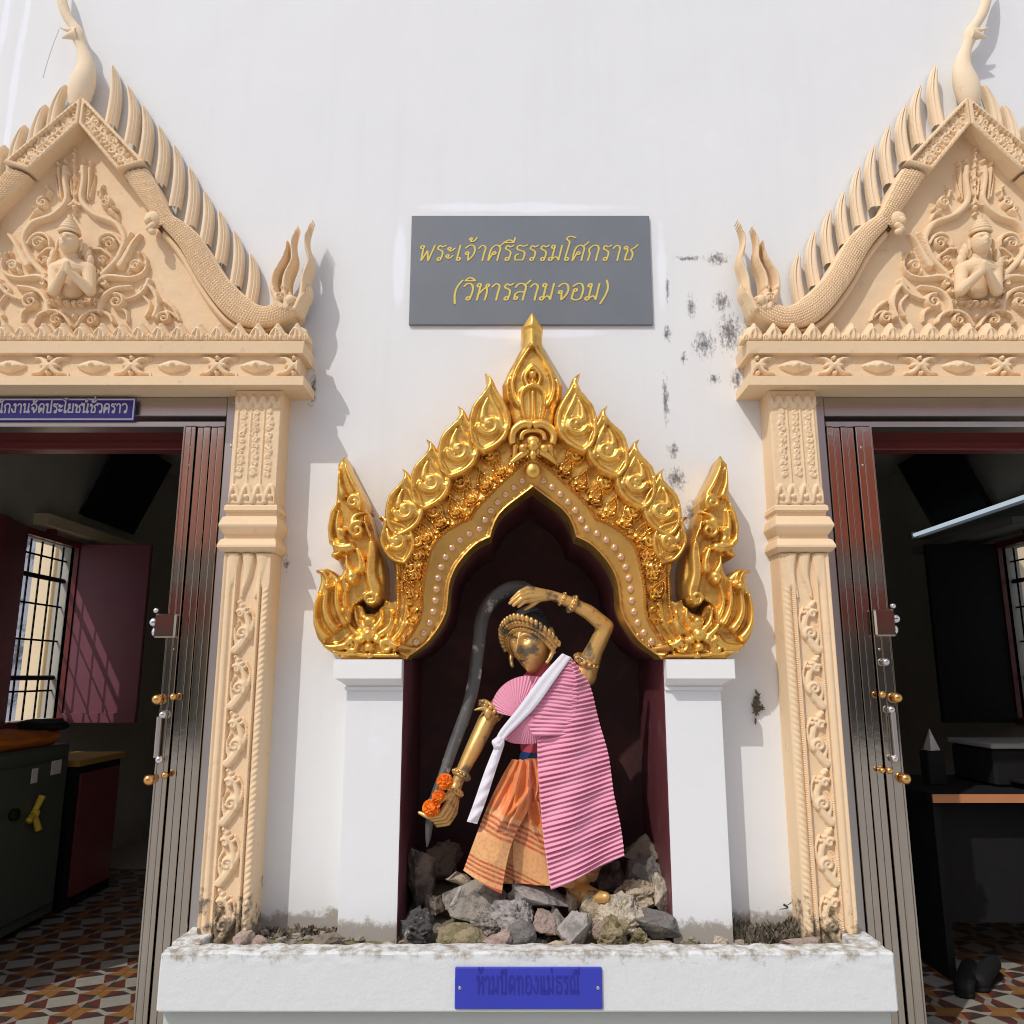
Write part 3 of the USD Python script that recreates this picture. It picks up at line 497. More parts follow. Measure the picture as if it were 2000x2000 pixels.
def tympanum():
    """Gable field with its carved scrolls, modelled in one skin with the ground."""
    k = 4.83; AX = 715.0
    def q(x, y, s): return at((AX / k) + s * (x - AX) / k, 280 + y / k, -.06)
    S = Strokes(); G = .42
    for s in (1, -1):
        Q = lambda pts: [q(x, y, s) for x, y in pts]; m = .00042
        def A(pts, r, a, tp=(1, .6), g=G): S.add(Q(pts), r * m, a, tp, g)
        def C(x, y, r, a0, tr, w, a=.022): S.curl(q(x, y, s), r * m, a0 if s > 0 else math.pi - a0, tr * s, w * m, a)
        A([(800, 250), (800, 400), (785, 540), (845, 640), (960, 715), (1090, 760), (1155, 830), (1190, 920), (1170, 1010), (1120, 1110), (1060, 1180), (985, 1255)], 33, .026, (.9, .9))
        A([(862, 255), (850, 420), (838, 540)], 20, .020); A([(905, 300), (880, 420), (862, 520)], 15, .014, (.3, 1), 0)
        C(1010, 575, 52, 1.5, -1.4, 22); A([(965, 520), (960, 460), (985, 400)], 18, .018, (1, .3), 0); A([(1050, 650), (1095, 680), (1130, 740)], 24, .02, (1, .4), 0); C(1085, 640, 26, 0, 1.2, 14)
        A([(1330, 880), (1265, 960), (1215, 1060), (1150, 1170)], 40, .028, (.5, 1), .5); A([(1240, 860), (1215, 920), (1195, 1000)], 20, .018)
        A([(945, 980), (955, 910), (1030, 865), (1110, 895), (1150, 960)], 24, .022, (.8, .8)); C(1050, 960, 60, 2.8, -1.5, 20); A([(905, 1010), (960, 1010), (1010, 1040), (1060, 1090), (1010, 1150)], 22, .02, (1, .4)); C(985, 1120, 34, 1, 1.3, 16)
        A([(900, 1350), (1040, 1275), (1200, 1285), (1330, 1260), (1390, 1190), (1385, 1100), (1350, 1045)], 32, .028, (1, .35)); C(1290, 1170, 52, .4, 1.5, 22); A([(1230, 1230), (1270, 1150), (1330, 1110)], 18, .02, (1, .3), 0)
        A([(1420, 1310), (1375, 1400), (1300, 1455), (1190, 1490)], 28, .026, (1, .5)); A([(960, 1600), (985, 1480), (1080, 1395), (1240, 1365)], 30, .026, (1, .6)); C(1120, 1510, 74, 1.9, -1.5, 24, .026); A([(1130, 1560), (1200, 1600), (1210, 1690)], 20, .02)
        A([(1400, 1330), (1480, 1440), (1500, 1550), (1470, 1650)], 28, .026, (.7, 1)); A([(1400, 1330), (1330, 1400), (1420, 1520), (1390, 1640)], 20, .018, (.6, 1)); C(1560, 1660, 60, 3.3, -1.4, 22); A([(1530, 1620), (1600, 1600), (1670, 1650)], 20, .02)
        A([(740, 1740), (820, 1630), (940, 1592), (1050, 1640), (1080, 1700)], 26, .026, (.7, .8)); C(880, 1680, 52, 1.6, -1.4, 18)
        for x, y in ((780, 1530), (860, 1495), (930, 1520), (1000, 1330), (950, 1400), (925, 1230), (960, 1290)): C(x, y, 30, .5 * x, 1.3, 15, .022)
        for x, y in ((770, 290), (800, 180), (870, 205), (975, 425), (940, 470), (1320, 1050)): S.dot(q(x, y, s), 22 * m, .018)
        A([(715, 560), (745, 590), (790, 600)], 22, .02); A([(760, 340), (748, 420), (735, 500)], 14, .016, (.5, 1), 0)
        A([(1560, 1500), (1640, 1560), (1700, 1680)], 22, .02)
    for x, y, r in ((715, 75, 15), (715, 120, 20), (715, 180, 26), (715, 240, 22), (718, 350, 24), (718, 420, 18), (718, 620, 30), (718, 680, 18), (715, 1520, 40), (715, 1640, 30)): S.dot(q(x, y, 1), r * .00042, .020)
    S.add([q(715, 100, 1), q(715, 560, 1)], .006, .014)
    S.build()
    g = Polygon([at(149, 232, -.06), at(330, 440, -.06), at(380, 520, -.06), at(460, 640, -.06), at(470, 660, -.06)] + [(2 * GX - x, z) for x, z in [at(470, 660, -.06), at(460, 640, -.06), at(380, 520, -.06), at(330, 440, -.06)]])
    return relief(g, lambda P, D: 1.25 * S(P) + .004 * (fbm(np.c_[P * 16, P[:, :1] * 0], 3) - .5), .0046, -.058, 0.0)
def deity():
    """Worshipping figure at the middle of the gable: crowned head, folded hands."""
    c = lambda x, y, d: at3(x / 4.83, 280 + y / 4.83, -.06 - d)
    body = hullchain([[(c(690, 1370, .01), .045), (c(690, 1230, .02), .052), (c(690, 1120, .03), .03), (c(655, 1010, .05), .026)],
                      [(c(690, 1190, .02), .05), (c(520, 1190, .03), .026), (c(510, 1390, .05), .022), (c(610, 1190, .105), .015), (c(625, 1130, .115), .011)],
                      [(c(690, 1190, .02), .05), (c(840, 1190, .03), .026), (c(850, 1390, .05), .022), (c(645, 1200, .105), .015), (c(632, 1130, .115), .011)]], .010, 6)
    head = ball(c(655, 940, .065), .042, 4, (.86, .95, 1.12)); v = np.array(head.vertices); o = c(655, 940, .065); d = (v - o) / .042
    dsp = .012 * np.exp(-((d[:, 0] / .16) ** 2 + ((d[:, 2] + .05) / .28) ** 2)) * (d[:, 1] < 0) - .006 * np.exp(-(((np.abs(d[:, 0]) - .32) / .16) ** 2 + ((d[:, 2] - .15) / .12) ** 2)) * (d[:, 1] < 0) + .005 * np.exp(-((d[:, 0] / .25) ** 2 + ((d[:, 2] + .5) / .08) ** 2)) * (d[:, 1] < 0) + .005 * np.exp(-((d[:, 2] - .42) / .08) ** 2) * (d[:, 1] < .2)
    v[:, 1] -= dsp; head.vertices = v
    tiers = []; b = c(658, 832, .062)
    for k, (dz, r, h) in enumerate(((.0, .037, .014), (.014, .033, .014), (.027, .026, .014), (.040, .018, .014), (.054, .010, .022))):
        m = trimesh.creation.cylinder(r, h, sections=24); m.vertices[:, 2] += dz; tiers.append(m); t = trimesh.creation.torus(r, .006, major_sections=24, minor_sections=8); t.vertices[:, 2] += dz - h * .4; tiers.append(t)
    cr = cat(tiers); cr.apply_transform(trimesh.transformations.rotation_matrix(.12, [1, 0, 0])); cr.apply_translation(b)
    ears = cat(ball(c(540, 960, .05), .014, 2, (.5, .6, 1.9)), ball(c(765, 960, .05), .014, 2, (.5, .6, 1.9)))
    halo = cat(*[ball(c(x, y, .03), .02, 2, (.7, .8, 1.5)) for x, y in ((505, 1060), (480, 1130), (830, 1060), (850, 1120), (800, 1010))])
    return body, cat(head, ears), cr, halo
def chofa():
    """Swan-necked finial with a beak."""
    P = [(150, 205, .030), (152, 190, .044), (157, 168, .050), (163, 148, .046), (166, 126, .035), (162, 104, .026), (156, 86, .022), (152, 74, .026), (150, 64, .027), (146, 54, .023), (136, 40, .020), (126, 22, .0215), (119, 0, .021), (114, -22, .019), (110, -44, .013), (106, -62, .003)]
    p = crv([(*at(x, y, -.072), r) for x, y, r in P], 70); pts = np.stack([p[:, 0], np.full(len(p), -.060), p[:, 1]], 1)
    m = tube(pts, p[:, 2], 20); m.vertices[:, 1] = -.062 + (m.vertices[:, 1] + .060) * .9
    b = [at3(150, 68, -.075), at3(136, 70, -.078), at3(121, 74, -.08)]; beak = tube(crv([[*q] for q in b], 12), np.linspace(.026, .003, 12), 14)
    bl = tube(crv([[*at3(150, 60, -.075)], [*at3(132, 59, -.078)], [*at3(118, 54, -.078)]], 10), np.linspace(.014, .003, 10), 10)
    return cat(m, beak, bl)
def flame_tail():
    """Upturned three-tongued tail at the end of the gable serpent."""
    S = Strokes(); a = lambda x, y: at(x, y, -.11); sh = []
    for ln, r0 in (([(552, 604), (540, 580), (533, 556), (540, 528), (554, 502), (559, 466)], .022), ([(562, 604), (556, 570), (560, 535), (572, 505), (570, 475), (579, 438)], .021), ([(578, 606), (590, 575), (594, 540), (604, 508), (596, 470), (608, 426)], .021), ([(548, 590), (534, 574), (530, 560), (540, 552)], .013), ([(588, 588), (600, 570), (603, 552)], .014)):
        p = crv([a(*q) for q in ln], 40); r = r0 * np.linspace(1, .06, 40) ** .8; sh += [Point(*q).buffer(max(w, .0012)) for q, w in zip(p, r)]; S.add(p, r0 * .62, .026, (1, .12), .35, False)
    sh.append(Point(*a(566, 590)).buffer(.034)); S.dot(a(568, 590), .026, .034); S.curl(a(550, 585), .016, 1.0, 1.4, .007, .032)
    g = unary_union(sh).buffer(.0015).buffer(-.0012)
    for k in range(8): S.dot(a(538 + 5 * k, 566 - 2 * (k % 3)), .007, .030)
    S.build(); return relief(g, lambda P, D: bevel(D, .018, .016) + S(P) * np.clip(D / .006, 0, 1), .005, -.095, -.050)
PIECES = {}
def doorway(side):
    mir = (lambda m: m) if side < 0 else (lambda m: mirror(m, XD))
    ax = GX if side < 0 else 2 * XD - GX
    t = thing('door_surround', ('peach stucco doorway on the left with crowned gable, beside the mildew-free wall and blue office sign' if side < 0 else 'peach stucco doorway on the right with crowned gable, beside the mildewed wall'), 'doorway', (ax, 0, 0))
    sm = LOOK['stucco']
    def put(name, m, both=False, smooth=35, parent=None, sm=sm):
        q = obj(name, mir(m), sm, parent or t, smooth)
        if both: obj(name, mir(mirror(m, GX)), sm, parent or t, smooth)
        return q
    if not PIECES:
        PIECES['shaft'], PIECES['cap'], PIECES['mould'], PIECES['tymp'], PIECES['deity'], PIECES['chofa'], PIECES['tail'] = pil_relief(), pil_capital(), moulding(), tympanum(), deity(), chofa(), flame_tail()
    put('pilaster_shaft', PIECES['shaft'], True); put('pilaster_capital', PIECES['cap'], True); put('pilaster_moulding', PIECES['mould'], True, 25)
    # lintel: soffit slab, frieze, cornice, with mitred ends
    L, R = 2 * GX + .802, -.802
    def course(z0, z1, o0, o1): return grid_mesh(np.array([[(L - o, 0.0, z), (L - o, YL - o, z), (R + o, YL - o, z), (R + o, 0.0, z)] for z, o in ((z0, o0), (z1, o1))]))
    lower = cat(course(2.300, 2.3001, -.13, .022), course(2.3001, 2.335, .022, .022), course(2.335, 2.343, .022, -.012)); put('lower_cornice', lower, False, 20)
    put('frieze', course(2.342, 2.432, -.014, -.014), False, 20)
    put('upper_cornice', cat(course(2.430, 2.432, -.014, .010), course(2.432, 2.478, .010, .016), course(2.478, 2.484, .016, .0), course(2.484, 2.4845, .0, -.15)), False, 20)
    # frieze carving: lozenge eyes and four-petalled flowers in turn
    fx = lambda px: at(px, 715, YL)[0]
    eyes = [fx(p) for p in (17, 179, 336.5, 499)]; fl = [fx(p) for p in (95, 256, 424, 574)]
    for c in eyes:
        o = crv([(c - .062, 2.386), (c - .03, 2.405), (c, 2.412), (c + .03, 2.405), (c + .062, 2.386), (c + .03, 2.366), (c, 2.358), (c - .03, 2.366)], 40, closed=True)
        S = Strokes().dot((c, 2.386), .010, .014).build(); put('frieze_lozenge', relief(Polygon(o), lambda P, D: bevel(D, .012, .012) - .010 * np.exp(-((D - .012) / .004) ** 2) * 0 + bevel(np.maximum(D - .012, 0), .006, .008) + S(P), .005, YL + .012, YL + .02))
    for c in fl:
        S = Strokes()
        for sx in (-1, 1):
            for sz in (-1, 1): S.add([(c + sx * .008, 2.386 + sz * .004), (c + sx * .03, 2.386 + sz * .026), (c + sx * .062, 2.386 + sz * .032)], .013, .020, (1, .25), .2)
            S.add([(c, 2.386), (c + sx * .026, 2.388)], .010, .018); S.dot((c + sx * .034, 2.386), .006, .014)
        for z in (-.03, 0, .03): S.dot((c, 2.386 + z), .011, .022)
        S.build(); g = unary_union([LineString(p).buffer(float(r.max()) * .96) for p, r in zip(S.p, S.r)]).intersection(box(L + .004, 2.344, R - .004, 2.430)); put('frieze_flower', relief(g, lambda P, D: S(P) * np.clip(D / .002, 0, 1) + .002, .005, YL + .012, YL + .02))
    # lotus crest
    n = 0
    for px in [503 - 38.2 * k for k in range(-2, 15)]:
        c = at(px, 655, YL)[0]
        if c > R - .01: continue
        put('lotus_petal', petal(c, 2.480, .062, .082, -.142, .020)); put('lotus_bud', petal(c + .0365, 2.480, .030, .036, -.150, .012))
    for y in (-.105, -.045): m = petal(0, 2.480, .062, .082, 0, .018); m.apply_transform(trimesh.transformations.rotation_matrix(math.pi / 2, [0, 0, 1])); m.apply_translation((R - .012, y, 0)); put('lotus_petal', m)
    # gable
    put('gable_field', PIECES['tymp'])
    put('gable_body', extrude(Polygon([(GX, 3.50), at(440, 545, -.03), at(560, 660, -.03), (2 * GX - at(560, 660, -.03)[0], at(560, 660, -.03)[1]), (2 * GX - at(440, 545, -.03)[0], at(440, 545, -.03)[1])]), .034, -.036), False, 20)
    b, h, cr_, hl = PIECES['deity']; f = put('deity_figure', b, False, 50); put('face', h, False, 60, f); put('crown', cr_, False, 40, f); put('ear_ornament', hl, False, 60, f)
    # straight raking board with a sunk carved panel
    yb = -.135; q = lambda x, y: at(x, y, yb)
    outer = [q(152, 190), q(172, 200), q(282, 316), q(229, 331), q(150, 241)]; outer[0] = (GX + .001, outer[0][1]); outer[4] = (GX + .001, outer[4][1]); bd = Polygon(outer); inn = bd.buffer(-.014, join_style=2)
    S = Strokes(); rr = random.Random(8); e0, e1 = np.array(q(160, 215)), np.array(q(250, 320)); nn = np.array([-(e1 - e0)[1], (e1 - e0)[0]]); nn /= np.linalg.norm(nn)
    for k in range(11):
        c = e0 + (e1 - e0) * (k + .5) / 11; S.curl(c + nn * .012 * (-1) ** k, .020, rr.random() * 6, 1.3 * (-1) ** k, .0075, .012); S.add([c - nn * .024 * (-1) ** k, c + (e1 - e0) * .03, c + (e1 - e0) * .06 - nn * .01 * (-1) ** k], .008, .010, (1, .3))
    S.build(); shapely.prepare(inn)
    put('raking_board', relief(bd, lambda P, D: np.where(shapely.contains_xy(inn, P[:, 0], P[:, 1]), -.016 + S(P), bevel(D, .006, .006)), .0052, yb, -.01), True)
    # serpent bodies: the upper one ends in a curl, the lower one sweeps up to the tail
    u1, l1 = [q(283, 322), q(306, 366), q(330, 412), q(352, 430)], [q(236, 334), q(262, 372), q(289, 411), q(300, 436)]
    put('serpent_body', ribbon(u1, l1, -.095, scales, 100, 27, -.01), True)
    hd = cat(ball(at3(300, 430, -.105), .036, 3, (1, .8, 1)), *[ball(at3(293 + 5 * math.cos(k), 440 + 13 * math.sin(k * 1.3), -.128), .013, 2) for k in range(7)]); put('serpent_curl', hd, True)
    u2 = [q(330, 412), q(378, 446), q(410, 490), q(440, 536), q(478, 574), q(513, 592), q(550, 574), q(562, 560)]; l2 = [q(312, 436), q(346, 476), q(372, 522), q(396, 560), q(440, 612), q(480, 631), q(532, 629), q(583, 602)]
    put('serpent_body', ribbon(u2, l2, -.100, scales, 260, 31, -.01), True)
    l3 = [q(x - 7, y + 9) for x, y in ((314, 440), (346, 480), (372, 525), (396, 563), (440, 614), (480, 631), (532, 627))]
    put('serpent_bead', ribbon([q(312, 436), q(346, 476), q(372, 522), q(396, 560), q(440, 612), q(480, 631), q(532, 629)], l3, -.078, lambda s, t, h: .016 * np.sqrt(np.clip(1 - t * t, 0, 1)), 70, 7, -.01), True)
    put('serpent_tail', PIECES['tail'], True)
    # flame slats
    base = [(205, 225), (243, 262), (270, 296), (302, 340), (331, 385), (361, 422), (390, 458), (420, 496), (450, 540), (480, 574)]
    tips = [(213.5, 117), (242.5, 156), (273, 195), (304, 235), (335, 274), (364, 316), (394.6, 365), (422, 402), (453, 443), (485, 488)]
    for (bx_, by), (tx, ty) in zip(base, tips):
        y = -.07; (cx, zb), (tpx, zt) = at(bx_ + 5, by, y), at(tx, ty, y); put('flame_slat', fin_mesh(cx - .003, zb - .03, tpx, zt, .043, 1), True, 50, None, LOOK['stucco_lit'])
    put('swan_finial', PIECES['chofa'], False, 50, None, LOOK['stucco_lit'])
    # lower plinth of the pilaster where it meets the planter
    return t
doorway(-1); doorway(1)
# ================================================================= niche: recess, pillars, gilded arch, planter
NL, NR = XN - NW, XN + NW
AL = thing('niche_recess', 'dark maroon recess behind the gold arch, streaked with old paint', 'niche', (XN, 0.2, 0.3))
obj('side_lining', bx(NL - .02, NL + .003, -.107, .46, .2, 1.40), LOOK['maroon'], AL, False); obj('side_lining', bx(NR - .003, NR + .02, -.107, .46, .2, 1.40), LOOK['maroon'], AL, False)
obj('back_panel', bx(NL - .1, NR + .1, .46, .48, .2, 2.1), LOOK['niche_back'], AL, False)
ip = sym(IN); LV = np.array([[(x, y, z) for x, z in ip] for y in (.0, .46)]); m = grid_mesh(LV); obj('vault', m, LOOK['maroon'], AL, 30)
for s in (-1, 1):
    x0, x1 = (XN - .462, XN - .660) if s < 0 else (XN + .462, XN + .660); xa, xb = sorted((x0, x1))
    pl = thing('niche_pillar', ('white square pillar at the left of the niche, in clean sunlight' if s < 0 else 'white square pillar at the right of the niche, throwing a shadow on the wall'), 'pillar', ((xa + xb) / 2, -.05, .3))
    obj('shaft', bx(xa, xb, YP, .002, .26, 1.19), LOOK['wall'], pl, False)
    o = .028; xo = xa - o if s < 0 else xa; xp = xb if s < 0 else xb + o
    def ring(e0, e1): return [(xa - e0, .001, 0), (xa - e0, YP - e1, 0), (xb + e0, YP - e1, 0), (xb + e0, .001, 0)]
    prof = [(1.185, .0), (1.186, .006), (1.198, .006), (1.199, .0), (1.210, .012), (1.226, .034), (1.2265, .040), (1.2920, .040), (1.2922, -.05)]
    rows = []
    for z, e in prof:
        l = xa - (e if s < 0 else min(e, .0)); r = xb + (e if s > 0 else min(e, .0)); rows.append([(l, .001, z), (l, YP - e * 1.3, z), (r, YP - e * 1.3, z), (r, .001, z)])
    obj('capital', grid_mesh(np.array(rows)), LOOK['white_paint'], pl, False)
# --- the arch
ZF = Z_CAP + .0015
def offs(px, w): return px
_ridge = np.array([at(x, y, YA) for x, y in [(1040, 893), (1066, 913), (1118, 960), (1152, 996), (1163, 1015), (1196, 1030), (1233, 1062), (1248, 1100), (1258, 1150), (1262, 1200), (1282, 1238), (1312, 1272)]]); _ridge[:, 0] -= XN; _ridge[0, 0] = 0
RD = np.vstack([crv(_ridge[:5], 30), crv(_ridge[4:], 50)[1:]])
_body = np.array([at(x, y, YA) for x, y in [(1040, 820), (1100, 822), (1130, 850), (1160, 868), (1190, 898), (1218, 924), (1244, 958), (1268, 988), (1292, 1014), (1310, 1040), (1322, 1066), (1314, 1096), (1309, 1120), (1311, 1150), (1309, 1172), (1318, 1177), (1331, 1172), (1336, 1186), (1352, 1199), (1370, 1200), (1376, 1185), (1390, 1178), (1400, 1190), (1425, 1200), (1466, 1215), (1462, 1245), (1448, 1266), (1418, 1285)]]); _body[:, 0] -= XN; _body[0, 0] = 0
_in2 = IN.copy(); _in2[-1] = (IN[-1][0], ZF)
half = Polygon(np.vstack([_in2, [(_body[-1, 0], ZF)], _body[::-1]])).buffer(0)
full = unary_union([half, affine_transform(half, [-1, 0, 0, 1, 0, 0])]).buffer(.0006); full = translate(full, XN, 0)
AR = thing('gilded_arch', 'carved gilded flame arch crowning the niche, with serpent ends', 'arch', (XN, -.1, Z_CAP))
S = Strokes()
for s in (-1, 1):
    Q = lambda P: [(XN + s * x, z) for x, z in P]
    S.add(Q(RD), .0075, .026, curve=False)                                       # bright ridge outside the bead course
    S.add(Q(np.vstack([IN[:26] * [1, 1]])), .010, .014, curve=False); S.add(Q(IN[25:]), .010, .014, curve=False)
    bo = lambda *pts: Q([(at(x, y, YA)[0] - XN, at(x, y, YA)[1]) for x, y in pts])
    S.add(bo((1283, 1060), (1287, 1120), (1288, 1180), (1300, 1230), (1330, 1262)), .010, .018, (.5, 1)); S.add(bo((1300, 1100), (1304, 1150), (1308, 1200), (1325, 1240)), .008, .016, (.4, 1))
    S.add(bo((1275, 1268), (1310, 1262), (1326, 1252)), .022, .026, (.3, 1)); S.add(bo((1450, 1262), (1412, 1262), (1396, 1250)), .022, .026, (.3, 1))     # curled leaves on the foot
    for c, r, a0, tr in (((1327, 1262), 12, 1.2, -1.3), ((1396, 1262), 12, 2, 1.3)): S.curl(bo(c)[0], r / 520, a0 if s > 0 else math.pi - a0, s * tr, .010, .026)
    S.add(bo((1270, 1278), (1340, 1280), (1448, 1272)), .008, .016)
    for c, r, a in (((1361, 1215), 13, .03), ((1362, 1240), 14, .036), ((1362, 1265), 11, .032), ((1346, 1250), 9, .026), ((1378, 1250), 9, .026), ((1360, 1280), 8, .024)): S.dot(bo(c)[0], r / 520, a)
    S.add(bo((1340, 1185), (1338, 1208), (1350, 1228)), .014, .024, (.5, 1)); S.add(bo((1388, 1190), (1384, 1212), (1372, 1230)), .014, .024, (.5, 1)); S.add(bo((1318, 1195), (1322, 1222), (1342, 1240)), .014, .022, (.4, 1)); S.add(bo((1402, 1200), (1398, 1225), (1380, 1242)), .014, .022, (.4, 1))
    rr = random.Random(5)
    for k in range(30):                                                         # fine chased scrolls between ridge and flames
        i = 4 + int(k * 2.3); p, tn = RD[i], RD[min(i + 1, len(RD) - 1)] - RD[i - 1]; nrm = np.array([-tn[1], tn[0]]); nrm /= np.linalg.norm(nrm) + 1e-9; nrm = nrm if nrm[0] > 0 or nrm[1] > 0 else -nrm
        c = p + nrm * (.022 + .020 * (k % 2)); S.curl((XN + s * c[0], c[1]), .010 + .004 * rr.random(), rr.random() * 6, 1.2 * (-1) ** k, .0055, .016)
S.build()
IB = LineString(np.vstack([sym(IN)])); RB = LineString(sym(RD)); shapely.prepare(IB); ITree = cKDTree(resample(sym(IN), 700)); RTree = cKDTree(resample(sym(RD), 700))
band_poly = Polygon(np.vstack([sym(IN), sym(RD)[::-1]])).buffer(0); shapely.prepare(band_poly)
def arch_h(P, D):
    di, dr = ITree.query(P)[0], RTree.query(P)[0]; inb = shapely.contains_xy(band_poly, P[:, 0], P[:, 1]); u = di / (di + dr + 1e-9)
    base = np.where(inb, .004 + .034 * u ** 1.2, .012 + .010 * np.exp(-dr / .03) + .008 * (fbm(np.c_[P * 34, P[:, :1] * 0], 3) - .5))
    return np.maximum(base, .0) * np.clip(D / .004, .3, 1) + S(P)
bandg = full.intersection(band_poly.buffer(.0005)); obj('arch_frame', relief(full.difference(band_poly.buffer(.0005)), arch_h, .0056, YA, -.002), LOOK['gold'], AR, 40)
obj('bead_course', relief(bandg, arch_h, .0056, YA, -.002), LOOK['gold_shaded'], AR, 40)
bl = resample(IN * .54 + resample(RD, len(IN)) * .46, 400)
L = np.r_[0, np.cumsum(np.linalg.norm(np.diff(bl, axis=0), axis=1))]; ss = np.arange(.050, L[-1] - .03, .0405)
for s in (-1, 1):
    for d in ss:
        x, z = np.interp(d, L, bl[:, 0]), np.interp(d, L, bl[:, 1]); b_ = ball((XN + s * x, YA - .017, z), .0138, 2, (1, .8, 1)); obj('bead', b_, LOOK['rose_bead'], AR, True)
def flame_leaf(tip, c, R, lean, y, th=.030, back=-.06, tail=0.0):
    """One flame of the crest: pointed leaf round a curled boss, tip hooked outward."""
    t = np.array(tip); c = np.array(c); ax_ = t - c; Ln = np.linalg.norm(ax_); ex = ax_ / Ln; ey = np.array([ex[1], -ex[0]]) * lean
    W_ = lambda a, b: tuple(c + ex * a + ey * b)
    o = [W_(-R * (1.0 + tail), R * tail * .5), W_(-R * (.8 + tail * .4), R * (.75 + tail * .2)), W_(0, R * 1.05), W_(Ln * .36, R * .86), W_(Ln * .62, R * .40), W_(Ln * .84, R * .20), W_(Ln, R * .34)]
    o2 = [W_(Ln, R * .34), W_(Ln * .90, -R * .02), W_(Ln * .70, -R * .28), W_(Ln * .40, -R * .78), W_(0, -R * 1.05), W_(-R * (.8 + tail * .3), -R * (.75 - tail * .2)), W_(-R * (1.0 + tail), R * tail * .5)]
    g = Polygon(np.vstack([crv(o, 46)[:-1], crv(o2, 46)[:-1]])).buffer(0)
    S_ = Strokes(); a0 = math.atan2(ey[1], ey[0]); S_.curl(W_(-R * .05, 0), R * .50, a0 + .3, -1.15 * lean * (1), R * .21, .020); S_.dot(W_(-R * .02, 0), R * .20, .020)
    S_.add([W_(-R * .2, -R * .62), W_(Ln * .2, -R * .42), W_(Ln * .5, -R * .02), W_(Ln * .74, R * .10)], R * .16, .012, (1, .4)); S_.add([W_(Ln * .1, R * .34), W_(Ln * .32, R * .30), W_(Ln * .5, R * .12)], R * .22, .016, (1, .2)); S_.build()
    def hf(P, D):
        r = np.linalg.norm(P - c, axis=1); rim = bevel(D, R * .20, th) - .55 * th * np.clip((D - R * .20) / (R * .14), 0, 1)
        return rim + S_(P) * np.clip((D - R * .12) / (R * .12), 0, 1)
    return relief(g, hf, max(.0038, R / 12), y, back)
A_ = lambda x, y: at(x, y, YA)
fl = [((961, 738), (957, 838), 36), ((909, 801), (898, 886), 36), ((847, 863), (844, 946), 35), ((799, 919), (794, 999), 33), ((750, 1007), (779, 1058), 29)]
for s in (-1, 1):
    for i, (tp, c, R) in enumerate(fl):
        t_, c_ = A_(*tp), A_(*c); m = flame_leaf(t_, c_, R * 1.09 / 512, -1, YA - .022 - .006 * (4 - i), .030, -.06, .55); m = m if s < 0 else mirror(m, XN); obj('flame_leaf', m, LOOK['gold'], AR, 40)
    for i in range(5):                                        # second tier between the crest and the ridge
        a_, b_ = (fl[i][1], fl[i + 1][1]) if i < 4 else (fl[4][1], (772, 1118)); c_ = np.array(A_((a_[0] + b_[0]) / 2 + 30, (a_[1] + b_[1]) / 2 + 30 - (8 if i == 4 else 0))); d = np.array([-.42, .9]); m = flame_leaf(c_ + d * .085, c_, .036, -1, YA - .016, .020, -.08); m = m if s < 0 else mirror(m, XN); obj('flame_leaf', m, LOOK['gold'], AR, 40)
    # row of small flames riding on the ridge
    for k, (x, y) in enumerate(((979, 928), (950, 955), (922, 982), (893, 1006), (862, 1028), (836, 1056), (820, 1092), (812, 1130), (806, 1165))):
        i = np.argmin(np.linalg.norm(sym(RD) - A_(x, y), axis=1)); c_ = np.array(A_(x, y)); d = np.array([-.35 if k < 6 else -.5, .9]); d /= np.linalg.norm(d)
        c_ = c_ + d * .010; m = flame_leaf(c_ + d * .080, c_, .0275, -1, YA - .018, .018, -.1); m = m if s < 0 else mirror(m, XN); obj('small_flame', m, LOOK['gold'], AR, 40)
